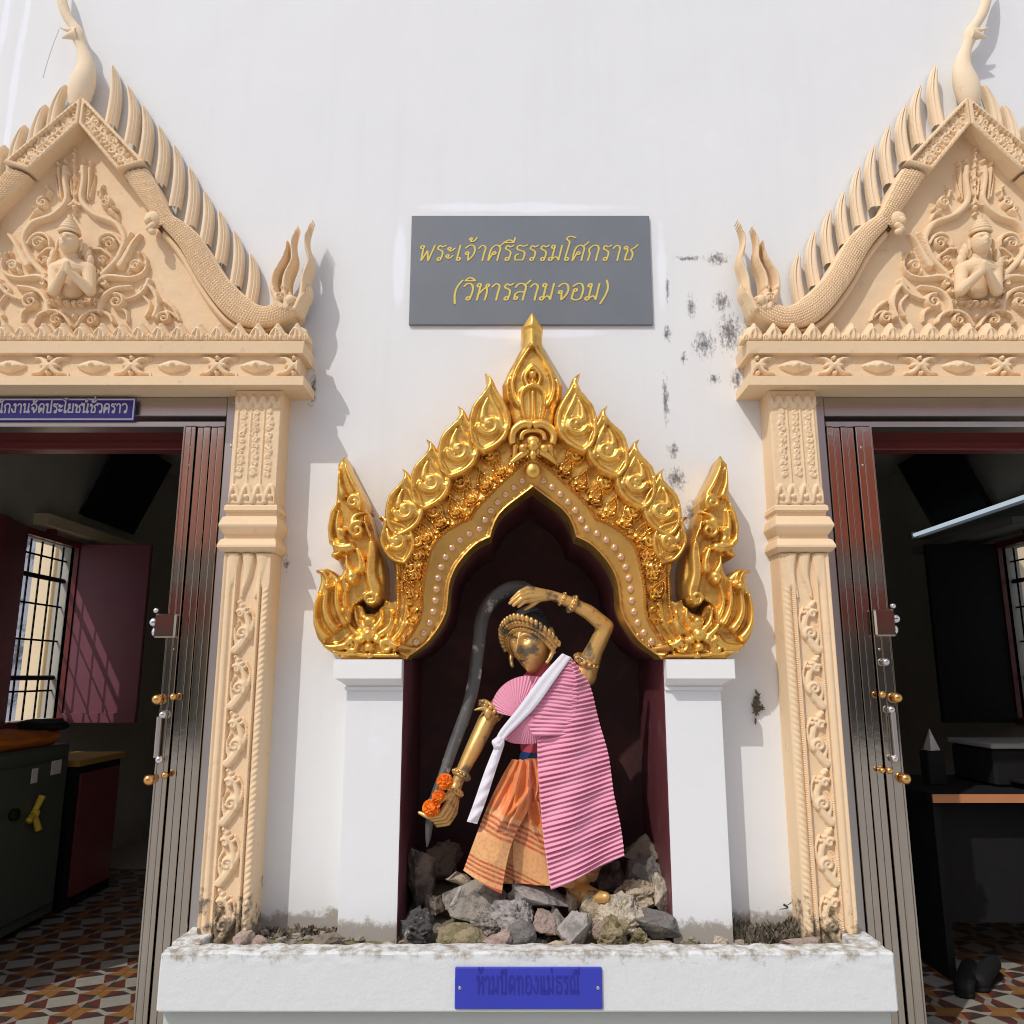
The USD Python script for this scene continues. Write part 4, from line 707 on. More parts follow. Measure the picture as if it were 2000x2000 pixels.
# serpent ends
def naga():
    k = 4.6; q = lambda x, y: at(600 + x / k, 880 + y / k, YA)
    o = [(345, 50), (372, 130), (420, 220), (462, 305), (512, 395), (537, 470), (525, 535), (552, 556), (572, 640), (606, 760), (636, 850), (666, 940), (686, 1030), (693, 1130), (692, 1250), (684, 1325), (655, 1390), (600, 1418), (545, 1398), (508, 1345), (470, 1372), (455, 1420), (430, 1480), (420, 1560), (300, 1620), (150, 1760), (92, 1680), (56, 1560), (56, 1420), (96, 1280), (126, 1180), (120, 1112), (84, 1096), (86, 1074), (180, 1060), (240, 1090), (290, 1140), (322, 1095), (340, 1000), (344, 948), (330, 962), (270, 986), (214, 952), (236, 905), (232, 858), (200, 842), (188, 700), (214, 562), (264, 468), (272, 300), (282, 130)]
    g = Polygon([q(*p) for p in o]).buffer(.003).buffer(-.003); S = Strokes(); m = 1 / k / 505
    def A(pts, r, a, tp=(1, .5), gr=0.0): S.add([q(*p) for p in pts], r * m, a, tp, gr)
    def C(x, y, r, a0, tr, w, a): S.curl(q(x, y), r * m, a0, tr, w * m, a)
    A([(345, 70), (390, 230), (450, 340), (505, 440), (490, 510)], 46, .030, (.25, 1)); C(435, 480, 62, -.3, 1.3, 30, .034); A([(300, 180), (310, 320), (340, 420)], 40, .026, (.3, 1))
    A([(270, 500), (220, 640), (215, 800), (290, 880), (400, 880)], 50, .030, (.6, 1)); A([(300, 560), (290, 700), (330, 820)], 44, .026, (.4, 1)); C(465, 730, 70, 1.2, 1.35, 30, .036); A([(540, 570), (450, 600), (420, 660)], 34, .030, (.2, 1)); S.dot(q(335, 740), 40 * m, .034); S.dot(q(245, 870), 30 * m, .036)
    A([(230, 960), (290, 940), (330, 900)], 26, .03); A([(590, 790), (545, 690), (530, 600)], 26, .026, (1, .4))
    A([(600, 850), (595, 980), (590, 1120), (620, 1250), (640, 1330)], 60, .042, (.7, 1), .15); A([(470, 900), (500, 1000), (500, 1080)], 44, .034, (.6, 1)); C(590, 1335, 66, .2, -1.4, 34, .046)
    A([(370, 955), (380, 1040), (430, 1120)], 36, .034, (.4, 1)); S.dot(q(420, 1140), 62 * m, .040); S.dot(q(420, 1180), 40 * m, .044)
    A([(95, 1085), (170, 1110), (200, 1190), (185, 1330), (190, 1480), (280, 1620), (400, 1700)], 46, .036, (.3, 1), .1); A([(290, 1180), (280, 1300), (300, 1440), (380, 1590), (450, 1680)], 40, .034, (.5, 1)); A([(380, 1220), (350, 1340), (380, 1460), (430, 1560)], 34, .030, (.5, 1)); A([(110, 1300), (90, 1450), (120, 1600), (220, 1720)], 40, .026, (.5, 1)); S.dot(q(210, 1230), 44 * m, .046)
    A([(480, 1365), (420, 1420), (430, 1500), (480, 1580)], 34, .032, (.3, 1)); C(470, 1540, 36, 1, 1.2, 16, .034)
    S.build(); return relief(g, lambda P, D: bevel(D, .016, .016) + S(P) * np.clip(D / .008, 0, 1), .0048, YA - .002, -.004)
ng = naga(); obj('serpent_end', ng, LOOK['gold'], AR, 45); obj('serpent_end', mirror(ng, XN), LOOK['gold'], AR, 45)
# crowning finial
def finial():
    o = [(1040, 616), (1052, 634), (1060, 646), (1059, 652), (1057, 664), (1060, 684), (1072, 706), (1086, 730), (1098, 757), (1096, 782), (1086, 806), (1080, 840)]
    h = np.array([at(x, y, YA) for x, y in o]); h[:, 0] -= XN; h[0, 0] = 0; l = h[::-1] * [-1, 1]; g = Polygon(np.vstack([h, l[:-1]]) + [XN, 0]).buffer(.001)
    q = lambda x, y, s=1: (XN + s * (at(x, y, YA)[0] - XN), at(x, y, YA)[1]); S = Strokes()
    for s in (-1, 1):
        S.add([q(1040, 684, s), q(1060, 712, s), (q(1076, 745, s)), q(1078, 775, s), q(1068, 800, s)], .011, .020, (.7, 1)); S.add([q(1040, 726, s), q(1054, 745, s), q(1050, 762, s)], .009, .018); S.add([q(1040, 762, s), q(1058, 772, s), q(1062, 800, s), q(1056, 832, s)], .010, .022, (1, .6))
        S.add([q(1062, 712, s), q(1088, 752, s), q(1086, 790, s)], .008, .012)
    S.dot(q(1040, 742), .018, .026); S.dot(q(1040, 756), .012, .024); S.add([q(1040, 776), q(1040, 826)], .010, .016); S.add([q(1021, 647), q(1059, 647)], .007, .010); S.build()
    zt = at(1040, 690, YA)[1]
    def hf(P, D): return bevel(D, .040, .034) + S(P) * np.clip(D / .010, 0, 1) + np.where(P[:, 1] > zt, .010 * np.clip(1 - np.abs(P[:, 0] - XN) / .03, 0, 1), 0)
    return relief(g, hf, .0046, YA - .012, -.004)
obj('finial', finial(), LOOK['gold'], AR, 40)
def mask():
    q = lambda x, y, d: np.array([*at(980 + x / 6.9, 700 + y / 6.9, YA - .05)])[[0, 0, 1]] * [1, 0, 1] + [0, YA - .02 - d, 0]
    T = lambda pts, r, d: tube(crv([q(x, y, d) for x, y in pts], 24), np.asarray(r) if np.ndim(r) else r, 12)
    ms = [T([(150, 1160), (140, 1020), (230, 910), (330, 880), (415, 905)], np.linspace(.014, .018, 24), .030), T([(680, 1160), (700, 1020), (610, 910), (510, 880), (415, 905)], np.linspace(.014, .018, 24), .030), T([(265, 1100), (280, 1010), (415, 960), (560, 1010), (575, 1100)], .010, .024),
          ball(q(420, 1120, .035), .020, 3, (1.2, .9, 1)), ball(q(420, 1200, .048), .020, 3, (.95, 1, 1.3)), ball(q(418, 1330, .055), .012, 3, (1, 1, 1.6)), ball(q(420, 1520, .036), .023, 3, (1.1, .7, 1.3)), ball(q(290, 1220, .040), .017, 3), ball(q(565, 1230, .040), .017, 3),
          T([(330, 1260), (230, 1330), (120, 1410)], np.linspace(.016, .007, 24), .034), T([(520, 1260), (630, 1330), (740, 1420)], np.linspace(.016, .007, 24), .034), T([(190, 1170), (180, 1300), (150, 1390)], np.linspace(.014, .008, 24), .026), T([(650, 1170), (665, 1300), (700, 1390)], np.linspace(.014, .008, 24), .026)]
    return cat(ms)
obj('mask', mask(), LOOK['gold'], AR, True)

# --- planter box on a pale pedestal
PX0, PX1, PF, PZ0, PZ1 = -1.095, 1.19, -.29, .222, .392
pl = thing('planter', 'long white concrete planter box with weathered grimy rim below the niche', 'planter', ((PX0 + PX1) / 2, -.15, .0))
def rough_box(x0, x1, y0, y1, z0, z1, seed):
    m = bx(x0, x1, y0, y1, z0, z1, .006); m = m.subdivide_to_size(.03); v = np.array(m.vertices); k = np.clip((v[:, 2] - (z1 - .05)) / .05, 0, 1)
    v += (np.stack([fbm(v * 28 + o, 3, seed) for o in (0, 7, 13)], 1) - .5) * .012 * k[:, None]; m.vertices = v; return m
obj('front_wall', rough_box(PX0, PX1, PF, PF + .085, PZ0, PZ1, 1), LOOK['planter'], pl, 40)
obj('side_wall', rough_box(PX0 + .001, PX0 + .095, PF + .085, -.001, PZ0, PZ1 + .004, 2), LOOK['planter'], pl, 40); obj('side_wall', rough_box(PX1 - .095, PX1 - .001, PF + .085, -.001, PZ0, PZ1 + .004, 3), LOOK['planter'], pl, 40)
obj('floor_slab', bx(PX0 + .09, PX1 - .09, PF + .085, -.001, PZ0, PZ0 + .06), LOOK['planter'], pl, False)
obj('pedestal', bx(PX0 + .012, PX1 - .012, -.255, -.001, -.16, PZ0), LOOK['pedestal_paint'], pl, False)
def soil_h(x, y): return .352 + .030 * np.clip((y + .20) / .2, 0, 1) + .055 * np.clip(y / .3, 0, 1) * (np.abs(x - XN) < .45) + .040 * (fbm(np.stack([x * 7, y * 7, x * 0], -1), 4) - .5) + .016 * (noise(np.stack([x * 45, y * 45, x * 0], -1)) - .5)
def soil_patch(x0, x1, y0, y1, st=.011):
    xs, ys = np.meshgrid(np.linspace(x0, x1, int((x1 - x0) / st)), np.linspace(y0, y1, int((y1 - y0) / st))); return grid_mesh(np.stack([xs, ys, soil_h(xs, ys)], -1))
sl = thing('soil', kind='stuff'); obj('bed', soil_patch(PX0 + .085, PX1 - .085, PF + .08, .003), LOOK['soil'], sl, True); obj('niche_bed', soil_patch(NL + .002, NR - .002, .003, .46), LOOK['soil'], sl, True)
rg = np.random.default_rng(11); pb = []
for k in range(420):
    x, y = (rg.uniform(PX0 + .12, PX1 - .12), rg.uniform(-.20, -.01)); r = .004 + .011 * rg.random() ** 2.2
    if abs(x - XN) < .47 and y > -.02: continue
    m = trimesh.creation.icosphere(1, r); m.vertices *= rg.uniform(.6, 1.2, 3) * [1.2, 1, .75]; m.vertices += rg.normal(size=m.vertices.shape) * r * .13; m.apply_translation((x, y, float(soil_h(np.array(x), np.array(y))) + r * .35)); pb.append(m)
obj('pebbles', cat(pb), LOOK['pebble'], None, False, kind='stuff', label='small pebbles and grit scattered over the soil of the planter', cat='pebbles')
def weeds(xr, n, seed, hh):
    g = np.random.default_rng(seed); ms = []
    for k in range(n):
        x, y = g.uniform(*xr), g.uniform(-.10, -.008); z = float(soil_h(np.array(x), np.array(y))) - .01; h = hh * (.35 + .65 * g.random() ** 1.5); a = g.uniform(0, 6.28); w = .0035 + .004 * g.random()
        p = np.array([(x, y, z), (x + .2 * h * math.cos(a), y + .15 * h * math.sin(a), z + h * .6), (x + .5 * h * math.cos(a), y + .3 * h * math.sin(a), z + h)]); d = np.array([math.sin(a), -math.cos(a), .2]) * w
        ms.append(trimesh.Trimesh([p[0] - d * .6, p[0] + d * .6, p[1] + d, p[1] - d, p[2] + d * .3, p[2] - d * .3], [(0, 1, 2), (0, 2, 3), (3, 2, 4), (3, 4, 5)], process=False))
    return cat(ms)
obj('dry_moss', cat(weeds((.75, .965), 700, 2, .050), weeds((-.85, -.60), 480, 3, .030), weeds((-.58, -.40), 200, 4, .022), weeds((.55, .74), 260, 5, .035)), LOOK['weed'], None, False, kind='stuff', label='withered brown moss at the foot of the wall and pillars', cat='moss')
cl = []
for k in range(26):
    a = rg.uniform(0, 6.28); c = np.array([*at(1478, 1380, -.006)]) + rg.normal(size=2) * [.010, .018]; c = np.array([c[0], -.005, c[1]]); e = c + [.022 * math.cos(a), -.012 * rg.random(), .022 * math.sin(a)]; cl.append(tube([c, (c + e) / 2 + rg.normal(size=3) * .003, e], np.array([.0035, .0045, .001]), 5))
obj('dry_tuft', cat(cl), LOOK['weed'], None, True, 'dark withered tuft stuck to the wall right of the right niche pillar', 'tuft')
# ================================================================= lettering: looped Thai letters drawn with a broad nib
def _o(x, y, r=.10): return [(x + r * math.cos(a), y + r * math.sin(a)) for a in np.linspace(0, 2 * math.pi, 13)]
TH = {'พ': (.86, [_o(.1, .88), [(.17, .8), (.24, 0)], [(.24, 0), (.46, .62)], [(.46, .62), (.66, 0)], [(.66, 0), (.82, 1)]]),
 'ร': (.52, [_o(.30, .1), [(.40, .12), (.40, .55), (.24, .68), (.06, .80), (.14, .97), (.30, .90), (.48, 1.0)]]),
 'ะ': (.48, [_o(.1, .78, .08), [(.10, .70), (.22, .62), (.42, .80)], _o(.1, .30, .08), [(.10, .22), (.22, .14), (.42, .32)]]),
 'เ': (.30, [_o(.2, .1), [(.1, .12), (.1, 1)]]), 'แ': (.58, [_o(.2, .1), [(.1, .12), (.1, 1)], _o(.48, .1), [(.38, .12), (.38, 1)]]),
 'จ': (.70, [_o(.20, .48, .09), [(.28, .44), (.36, .02)], [(.36, .02), (.56, .30), (.62, .66), (.44, .98), (.20, .98), (.04, .82)]]),
 'า': (.52, [[(.0, .80), (.18, .99), (.38, .86), (.40, .6), (.40, 0)]]), 'ำ': (.52, [_o(-.08, 1.32, .09), [(.0, .80), (.18, .99), (.38, .86), (.40, .6), (.40, 0)]]),
 'ศ': (.78, [[(.1, 0), (.08, .55), (.20, .92), (.42, 1.0), (.62, .84), (.64, .5), (.64, 0)], _o(.34, .48, .09), [(.25, .46), (.12, .02)], [(.52, .92), (.66, 1.04), (.80, 1.22)]]),
 'ธ': (.70, [[(.64, 1.02), (.40, .94), (.20, 1.0), (.08, .84), (.24, .68), (.52, .60), (.62, .46), (.60, .04)], [(.60, .04), (.14, .04)], [(.14, .04), (.12, .34), (.24, .42)]]),
 'ม': (.76, [_o(.12, .9), [(.20, .88), (.20, .16)], _o(.12, .1), [(.22, .1), (.42, .24), (.62, .04)], [(.62, .04), (.62, 1)]]),
 'โ': (.34, [_o(.20, .1), [(.10, .12), (.14, 1.0), (.10, 1.26), (-.08, 1.42), (.06, 1.58), (.42, 1.50)]]),
 'ก': (.70, [[(.10, 0), (.12, .50), (.04, .70), (.16, .92), (.40, 1.0), (.58, .86), (.60, .5), (.60, 0)]]),
 'ช': (.70, [_o(.10, .84, .09), [(.18, .80), (.24, .60), (.20, .40), (.20, .04)], [(.20, .04), (.54, .04)], [(.54, .04), (.56, .50), (.44, .72), (.60, .84), (.76, 1.04)]]),
 'ว': (.60, [_o(.40, .1), [(.50, .12), (.52, .70), (.34, .98), (.12, .98), (.0, .84)]]), 'ห': (.74, [_o(.10, .9), [(.18, .88), (.18, 0)], [(.18, .34), (.40, .66), (.54, .80)], _o(.58, .88, .08), [(.52, .80), (.62, .55), (.62, 0)]]),
 'ส': (.74, [[(.02, .78), (.14, .97), (.36, 1.0), (.58, .84), (.60, .5), (.60, 0)], _o(.18, .12, .09), [(.10, .16), (.10, .36), (.30, .50), (.60, .46)], [(.50, .92), (.62, 1.02), (.76, 1.20)]]),
 'อ': (.72, [_o(.20, .60, .09), [(.11, .58), (.09, .10)], [(.09, .10), (.34, .0), (.60, .10)], [(.60, .10), (.64, .60), (.48, .96), (.24, 1.0), (.04, .84)]]),
 'น': (.80, [_o(.12, .9), [(.20, .88), (.20, .02)], [(.20, .02), (.54, .16)], _o(.64, .1, .09), [(.60, .18), (.62, 1)]]), 'ง': (.58, [_o(.36, .88), [(.46, .86), (.46, .08)], [(.46, .08), (.24, .06), (.04, .40)]]),
 'ด': (.74, [_o(.34, .40, .09), [(.38, .30), (.14, .02)], [(.14, .02), (.08, .55), (.20, .90), (.40, 1.0), (.60, .84), (.62, .5), (.62, 0)]]), 'ค': (.74, [[(.1, 0), (.08, .55), (.20, .92), (.40, 1.0), (.60, .84), (.62, .5), (.62, 0)], _o(.34, .48, .09), [(.25, .46), (.12, .02)]]),
 'ป': (.72, [_o(.12, .9), [(.20, .88), (.20, .02)], [(.20, .02), (.60, .02)], [(.60, .02), (.60, 1.40)]]), 'ย': (.70, [_o(.16, .88, .09), [(.10, .80), (.14, .62), (.28, .54), (.12, .44), (.10, .04)], [(.10, .04), (.58, .04)], [(.58, .04), (.58, 1)]]),
 'ท': (.74, [_o(.12, .9), [(.20, .88), (.20, 0)], [(.20, .55), (.36, .96), (.54, .92), (.60, .7), (.60, 0)]]), 'ณ': (1.06, [[(.10, 0), (.12, .50), (.04, .70), (.16, .92), (.34, 1.0), (.48, .86), (.48, .16)], _o(.40, .1, .08), [(.50, .06), (.78, .12)], _o(.86, .1, .08), [(.84, .18), (.84, 1)]]),
 '้': (0, [_o(-.50, 1.42, .07), [(-.44, 1.38), (-.46, 1.26), (-.30, 1.28), (-.16, 1.50)]]), 'ี': (0, [[(-.62, 1.18), (-.44, 1.34), (-.22, 1.30), (-.08, 1.18)], [(-.62, 1.18), (-.08, 1.18)], [(-.08, 1.18), (-.06, 1.50)]]), 'ิ': (0, [[(-.62, 1.18), (-.44, 1.36), (-.22, 1.30), (-.08, 1.18)], [(-.62, 1.18), (-.08, 1.18)]]),
 'ั': (0, [_o(-.46, 1.26, .07), [(-.42, 1.19), (-.26, 1.20), (-.08, 1.42)]]), '์': (0, [_o(-.40, 1.28, .07), [(-.34, 1.30), (-.20, 1.56)]]), '่': (0, [[(-.24, 1.24), (-.24, 1.46)]]), '(': (.40, [[(.34, 1.2), (.14, .8), (.12, .3), (.26, -.22)]]), ')': (.40, [[(.10, 1.2), (.26, .8), (.22, .3), (.04, -.22)]])}
def thai(text, nib=.055, slant=0.0, gap=.16, pen=1.0, raise_tone=True):
    x, out, prev = 0.0, [], ''
    for ch in text:
        w, st = TH[ch]; up = .30 if (ch in '้่' and prev in 'ัีิ') else 0
        for s in st:
            p = np.array(s, float); p = crv(p, 8 * len(p)) if len(p) > 2 else p
            p = p + [x - (gap if w == 0 else 0), up]; q = p * [1, pen]; out.append(affine_transform(LineString(q).buffer(nib, quad_segs=4), [1, 0, 0, 1 / pen, 0, 0]))
        x += w + (gap if w else 0); prev = ch
    g = unary_union(out); return affine_transform(g, [1, slant, 0, 1, 0, 0])
def fit(g, x0, x1, zb, h=None):
    a, b, c, d = g.bounds; k = (x1 - x0) / (c - a); kz = k if h is None else h; return translate(affine_transform(g, [k, 0, 0, kz, 0, 0]), x0 - a * k, zb)
sg = thing('granite_sign', 'grey granite name plate with two lines of gold Thai lettering', 'sign', (.077, -.01, 2.85))
(sx0, sz1), (sx1, sz0) = at(803, 421, -.012), at(1274, 634, -.012); sx0, sx1 = -.414, .566
obj('slab', bx(sx0, sx1, -.012, .001, sz0, sz1, .002), LOOK['granite'], sg, False)
z1 = at(1000, 509, -.013)[1]; z2 = at(1000, 586, -.013)[1]
obj('lettering', extrude(fit(thai('พระเจ้าศรีธรรมโศกราช', .052, .24, .13, 1.5), at(820, 500, -.013)[0], at(1248, 500, -.013)[0], z1), .0018, -.0138), LOOK['gold_letter'], sg, False)
obj('lettering', extrude(fit(thai('(วิหารสามจอม)', .056, .24, .13, 1.5), at(886, 580, -.013)[0], at(1190, 580, -.013)[0], z2), .0018, -.0138), LOOK['gold_letter'], sg, False)
bs = thing('small_sign', 'royal blue plate with faded Thai lettering screwed to the planter', 'sign', (.05, -.295, .29))
(a0, b1), (a1, b0) = at(889, 1889, -.296), at(1177, 1971, -.296)
obj('plate', bx(a0, a1, -.299, -.2895, b0, b1, .0025), LOOK['blue_plate'], bs, False); zt = at(1000, 1941, -.300)[1]
obj('lettering', extrude(fit(thai('ห้ามปิดทองแม่ธรณี', .075, 0, .12), at(930, 1930, -.3)[0], at(1133, 1930, -.3)[0], zt, .048), .0012, -.3002), LOOK['blue_faded_letter'], bs, False)
for px in (898, 1168): obj('screw', ball(at3(px, 1930, -.299), .0055, 2, (1, .5, 1)), LOOK['screw'], bs, True)
os_ = thing('office_sign', 'dark blue enamel office sign with white Thai lettering above the left door', 'sign', (-1.7, -.06, 2.26))
ys = -.062; (q0, r1), (q1, r0) = at(-170, 777, ys), at(262, 822, ys)
obj('plate', bx(q0, q1, ys, ys + .006, r0, r1, .001), LOOK['navy_plate'], os_, False)
fr = box(q0 + .004, r0 + .004, q1 - .004, r1 - .004); obj('border', extrude(fr.difference(fr.buffer(-.0055, join_style=2)), .001, ys - .001), LOOK['white_letter'], os_, False)
obj('lettering', extrude(fit(thai('สำนักงานจัดประโยชน์ชั่วคราว', .080, 0, .11), at(-34, 800, ys)[0], at(249, 800, ys)[0], at(0, 806, ys)[1], .036), .001, ys - .001), LOOK['white_letter'], os_, False)

# ================================================================= folding steel gates
def rbar(x0, x1, y0, y1, z0, z1, r):
    g = box(x0 + r, y0 + r, x1 - r, y1 - r).buffer(r, quad_segs=5); m = trimesh.creation.extrude_polygon(g, z1 - z0, engine='earcut'); m.apply_translation((0, 0, z0)); return m
def gate(side):
    mir = (lambda m: m) if side < 0 else (lambda m: mirror(m, XD))
    gxp = -1.15 if side < 0 else 2 * XD + 1.15
    f = thing('gate_frame', 'stainless steel frame and head rail of the %s door' % ('left' if side < 0 else 'right'), 'door frame', (gxp, 0, 0)); st_, sf = LOOK['steel'], LOOK['steel_frame']
    obj('jamb', mir(rbar(-1.105, -1.051, -.045, .03, -.02, 2.299, .004)), sf, f, 40); obj('jamb', mir(rbar(DOOR_L + .001, DOOR_L + .055, -.045, .03, -.02, 2.299, .004)), sf, f, 40)
    obj('head_rail', mir(bx(DOOR_L + .056, -1.106, -.040, .03, 2.222, 2.299, .003)), sf, f, False); obj('rail_lip', mir(bx(DOOR_L + .056, -1.106, -.050, .03, 2.176, 2.198, .003)), sf, f, False)
    for z in (2.275, 2.10): obj('screw', mir(ball((-1.078, -.0455, z), .006, 2, (1, .6, 1))), LOOK['screw'], f, True)
    g = thing('folding_gate', 'concertina steel gate folded back at the %s door, polished and reflecting a red roof' % ('left' if side < 0 else 'right'), 'gate', (gxp - side * .1, 0, 0))
    x = -1.107
    for k in range(4): obj('channel', mir(rbar(x - .0252, x, -.052 + .005 * (k % 2), .030, -.02, 2.172, .0035)), st_, g, 40); x -= .0268
    w = .046 if side < 0 else .062
    obj('leading_post', mir(cat(rbar(x - w, x - .001, -.058, .035, -.02, 2.172, .003), rbar(x - w + .001, x - w + .007, -.0625, -.057, -.02, 2.172, .0015), rbar(x - w * .45, x - w * .45 + .005, -.0625, -.057, -.02, 2.172, .0015))), st_, g, 40); xe = x - w
    for z in (2.09, 2.02, 1.33): obj('rivet', mir(ball((x - .016, -.0585, z), .0045, 1, (1, .5, 1))), LOOK['screw'], g, True)
    L3 = lambda px, py, y=-.075: at3(px, py, y)
    if side < 0: kn = [(307, 1366, .0195), (338, 1361, .012), (291, 1523, .0195), (322, 1514, .012)]; ch = [(318, 1396, .0145), (311, 1484, .0145)]; bxp = (300, 347, 1199, 1246); han = [(312, 1400), (305, 1480)]
    else: kn = [(1752, 1363, .018), (1723, 1357, .013), (1768, 1521, .0195), (1737, 1505, .012), (1723, 1505, .010)]; ch = [(1730, 1293, .014), (1740, 1386, .014), (1747, 1482, .014)]; bxp = (1709, 1745, 1190, 1243); han = [(1743, 1390), (1752, 1478)]
    for px, py, r in kn: obj('knob', cat(ball(L3(px, py), r, 3), tube([L3(px, py), L3(px, py, -.05)], r * .5, 10)), LOOK['brass'], g, True)
    for px, py, r in ch: obj('ball_catch', cat(ball(L3(px, py), r, 3), tube([L3(px, py), L3(px, py, -.05)], r * .5, 10)), LOOK['chrome'], g, True)
    obj('pull_handle', rbar(*sorted((L3(*han[0])[0] - .009, L3(*han[0])[0] + .009)), -.084, -.068, L3(*han[1])[2], L3(*han[0])[2], .006), LOOK['steel_frame'], g, 40)
    a, b = L3(bxp[0], bxp[3], -.07), L3(bxp[1], bxp[2], -.07); lk = obj('lock_case', bx(a[0], b[0], -.082, -.058, a[2], b[2], .006), LOOK['steel'], g, False)
    e = a[0] - .006 if side < 0 else b[0] + .006
    obj('lock_boss', cat(ball((e, -.068, (a[2] * .35 + b[2] * .65)), .016, 3, (1, .7, 1)), ball((e - side * .012, -.068, a[2] * .75 + b[2] * .25), .019, 3, (.9, .7, 1.1)), ball((e - side * .006, -.068, b[2] + .012), .011, 2)), LOOK['chrome'], lk, True)
    return g
gate(-1); gate(1)
for s in (-1, 1):
    mir = (lambda m: m) if s < 0 else (lambda m: mirror(m, XD))
    f = thing('timber_door_frame', 'dark maroon timber frame behind the steel gate of the %s door' % ('left' if s < 0 else 'right'), 'door frame', (GX if s < 0 else 2 * XD - GX, .26, 0))
    obj('head', mir(bx(DOOR_L - .02, DOOR_R + .02, .232, .305, 2.165, 2.315, .004)), LOOK['maroon_wood'], f, False); obj('bead', mir(bx(DOOR_L, DOOR_R, .226, .232, 2.185, 2.198)), LOOK['maroon_wood'], f, False)
    for xa in (DOOR_L - .01, DOOR_R - .05): obj('jamb', mir(bx(xa, xa + .06, .232, .305, 0.0, 2.165, .004)), LOOK['maroon_wood'], f, False)

# ================================================================= inside the left office
def window(side):
    X = XL if side < 0 else XR; i = -side                        # i points into the room
    nm = 'left' if side < 0 else 'right'; w = thing('barred_window', 'tall barred window with maroon shutters inside the %s office' % nm, 'window', (X, 1.95, 1.5)); B = lambda *a, **k: bx(*sorted(a[:2]), *a[2:], **k)
    obj('frame', cat(B(X - i * .02, X + i * .03, 1.62, 1.66, .93, 2.10), B(X - i * .02, X + i * .03, 2.24, 2.28, .93, 2.10), B(X - i * .02, X + i * .03, 1.66, 2.24, 2.06, 2.10), B(X - i * .02, X + i * .04, 1.66, 2.24, .93, .97)), LOOK['maroon_wood'], w, False)
    for y in np.linspace(1.72, 2.20, 5): obj('bar', tube([(X - i * .05, y, .97), (X - i * .05, y, 2.06)], .006, 8), LOOK['black_stuff'], w, True)
    for z, r in ((1.14, .006), (1.22, .015), (1.45, .006), (1.67, .006), (1.84, .015), (1.97, .006)): obj('crossbar', tube([(X - i * .05, 1.66, z), (X - i * .05, 2.24, z)], r, 8), LOOK['black_stuff'], w, True)
    obj('shutter', B(X + i * .03, X + i * .50, 2.25, 2.285, .94, 2.09, bev=.004), LOOK['shutter'] if side < 0 else LOOK['black_stuff'], w, False); obj('shutter_rail', B(X + i * .03, X + i * .50, 2.235, 2.25, .94, 1.0), LOOK['shutter'] if side < 0 else LOOK['black_stuff'], w, False)  # far right shutter near black: the dimness of its room is painted in
    m = B(0, i * .42, -.018, .018, .94, 2.09, bev=.004); m.apply_transform(trimesh.transformations.rotation_matrix(-i * math.radians(74), [0, 0, 1])); m.apply_translation((X + i * .03, 1.64, 0)); obj('shutter', m, LOOK['maroon_wood'], w, False)
    lg = thing('window_ledge', 'pale ledge along the wall above the window of the %s office' % nm, 'shelf', (X, 2.4, 2.16)); obj('board', B(X + i * .001, X + i * (.09 if side < 0 else .22), 1.75, 3.0, 2.13, 2.20 if side < 0 else 2.18), LOOK['cream'] if side < 0 else LOOK['grey_plastic'], lg, False)
    for y in (1.9, 2.7): obj('bracket', B(X + i * .001, X + i * .05, y, y + .03, 2.10, 2.13), LOOK['maroon_wood'], lg, False)
    p = thing('picture_frame', 'dark framed picture leaning out from the wall inside the %s office' % nm, 'picture', (X + i * .12, 2.55, 2.55)); F_ = []
    def tilt(m): m.apply_transform(trimesh.transformations.rotation_matrix(i * math.radians(24), [0, 1, 0])); m.apply_translation((X + i * .14, 2.6, 2.56)); return m
    obj('frame', tilt(cat(bx(-.02, .02, -.36, -.30, -.3, .3), bx(-.02, .02, .30, .36, -.3, .3), bx(-.02, .02, -.30, .30, .24, .3), bx(-.02, .02, -.30, .30, -.3, -.24))), LOOK['black_stuff'], p, False); obj('print', tilt(bx(-.012, .008, -.30, .30, -.24, .24)), LOOK['desk_black'], p, False)
    obj('cord', tube([(X + i * .01, 2.6, 2.86), (X + i * .20, 2.6, 2.80)], .004, 6), LOOK['ochre'], p, True)
window(-1); window(1)
sf = thing('steel_safe', 'dark green steel safe with a yellow handle in the left office', 'safe', (-2.64, 1.13, 0))
obj('body', bx(-2.89, -2.40, .74, 1.51, .02, .875, .012), LOOK['safe_green'], sf, False); obj('door', bx(-2.40, -2.385, .79, 1.47, .08, .80, .006), LOOK['safe_green'], sf, False)
hd = obj('handle', cat(*[tube([(-2.372, 1.18, .565), (-2.350, 1.18 + .075 * math.cos(a), .565 + .085 * math.sin(a))], np.array([.014, .017]), 10) for a in (1.3, 3.4, 5.0)]), LOOK['yellow_paint'], sf, True); obj('hub', ball((-2.365, 1.18, .565), .022, 2), LOOK['yellow_paint'], hd, True)
obj('dial', tube([(-2.385, 1.02, .585), (-2.36, 1.02, .585)], .028, 16), LOOK['black_stuff'], sf, True)
for y, z, wd in ((1.17, .745, .05), (1.36, .765, .09)): obj('paper_label', bx(-2.385, -2.382, y - wd / 2, y + wd / 2, z - .035, z + .035), LOOK['paper'], sf, False)
m = bx(-2.88, -2.41, .80, 1.44, .876, .955, .03).subdivide_to_size(.04); v = m.vertices; m.vertices = v + (np.stack([fbm(v * 9 + o, 3) for o in (1, 5, 9)], 1) - .5) * .05 * np.clip((v[:, 2:] - .87) / .05, 0, 1)
obj('folded_robe', m, LOOK['orange_cloth'], None, 50, 'folded orange robe lying on top of the green safe', 'cloth')
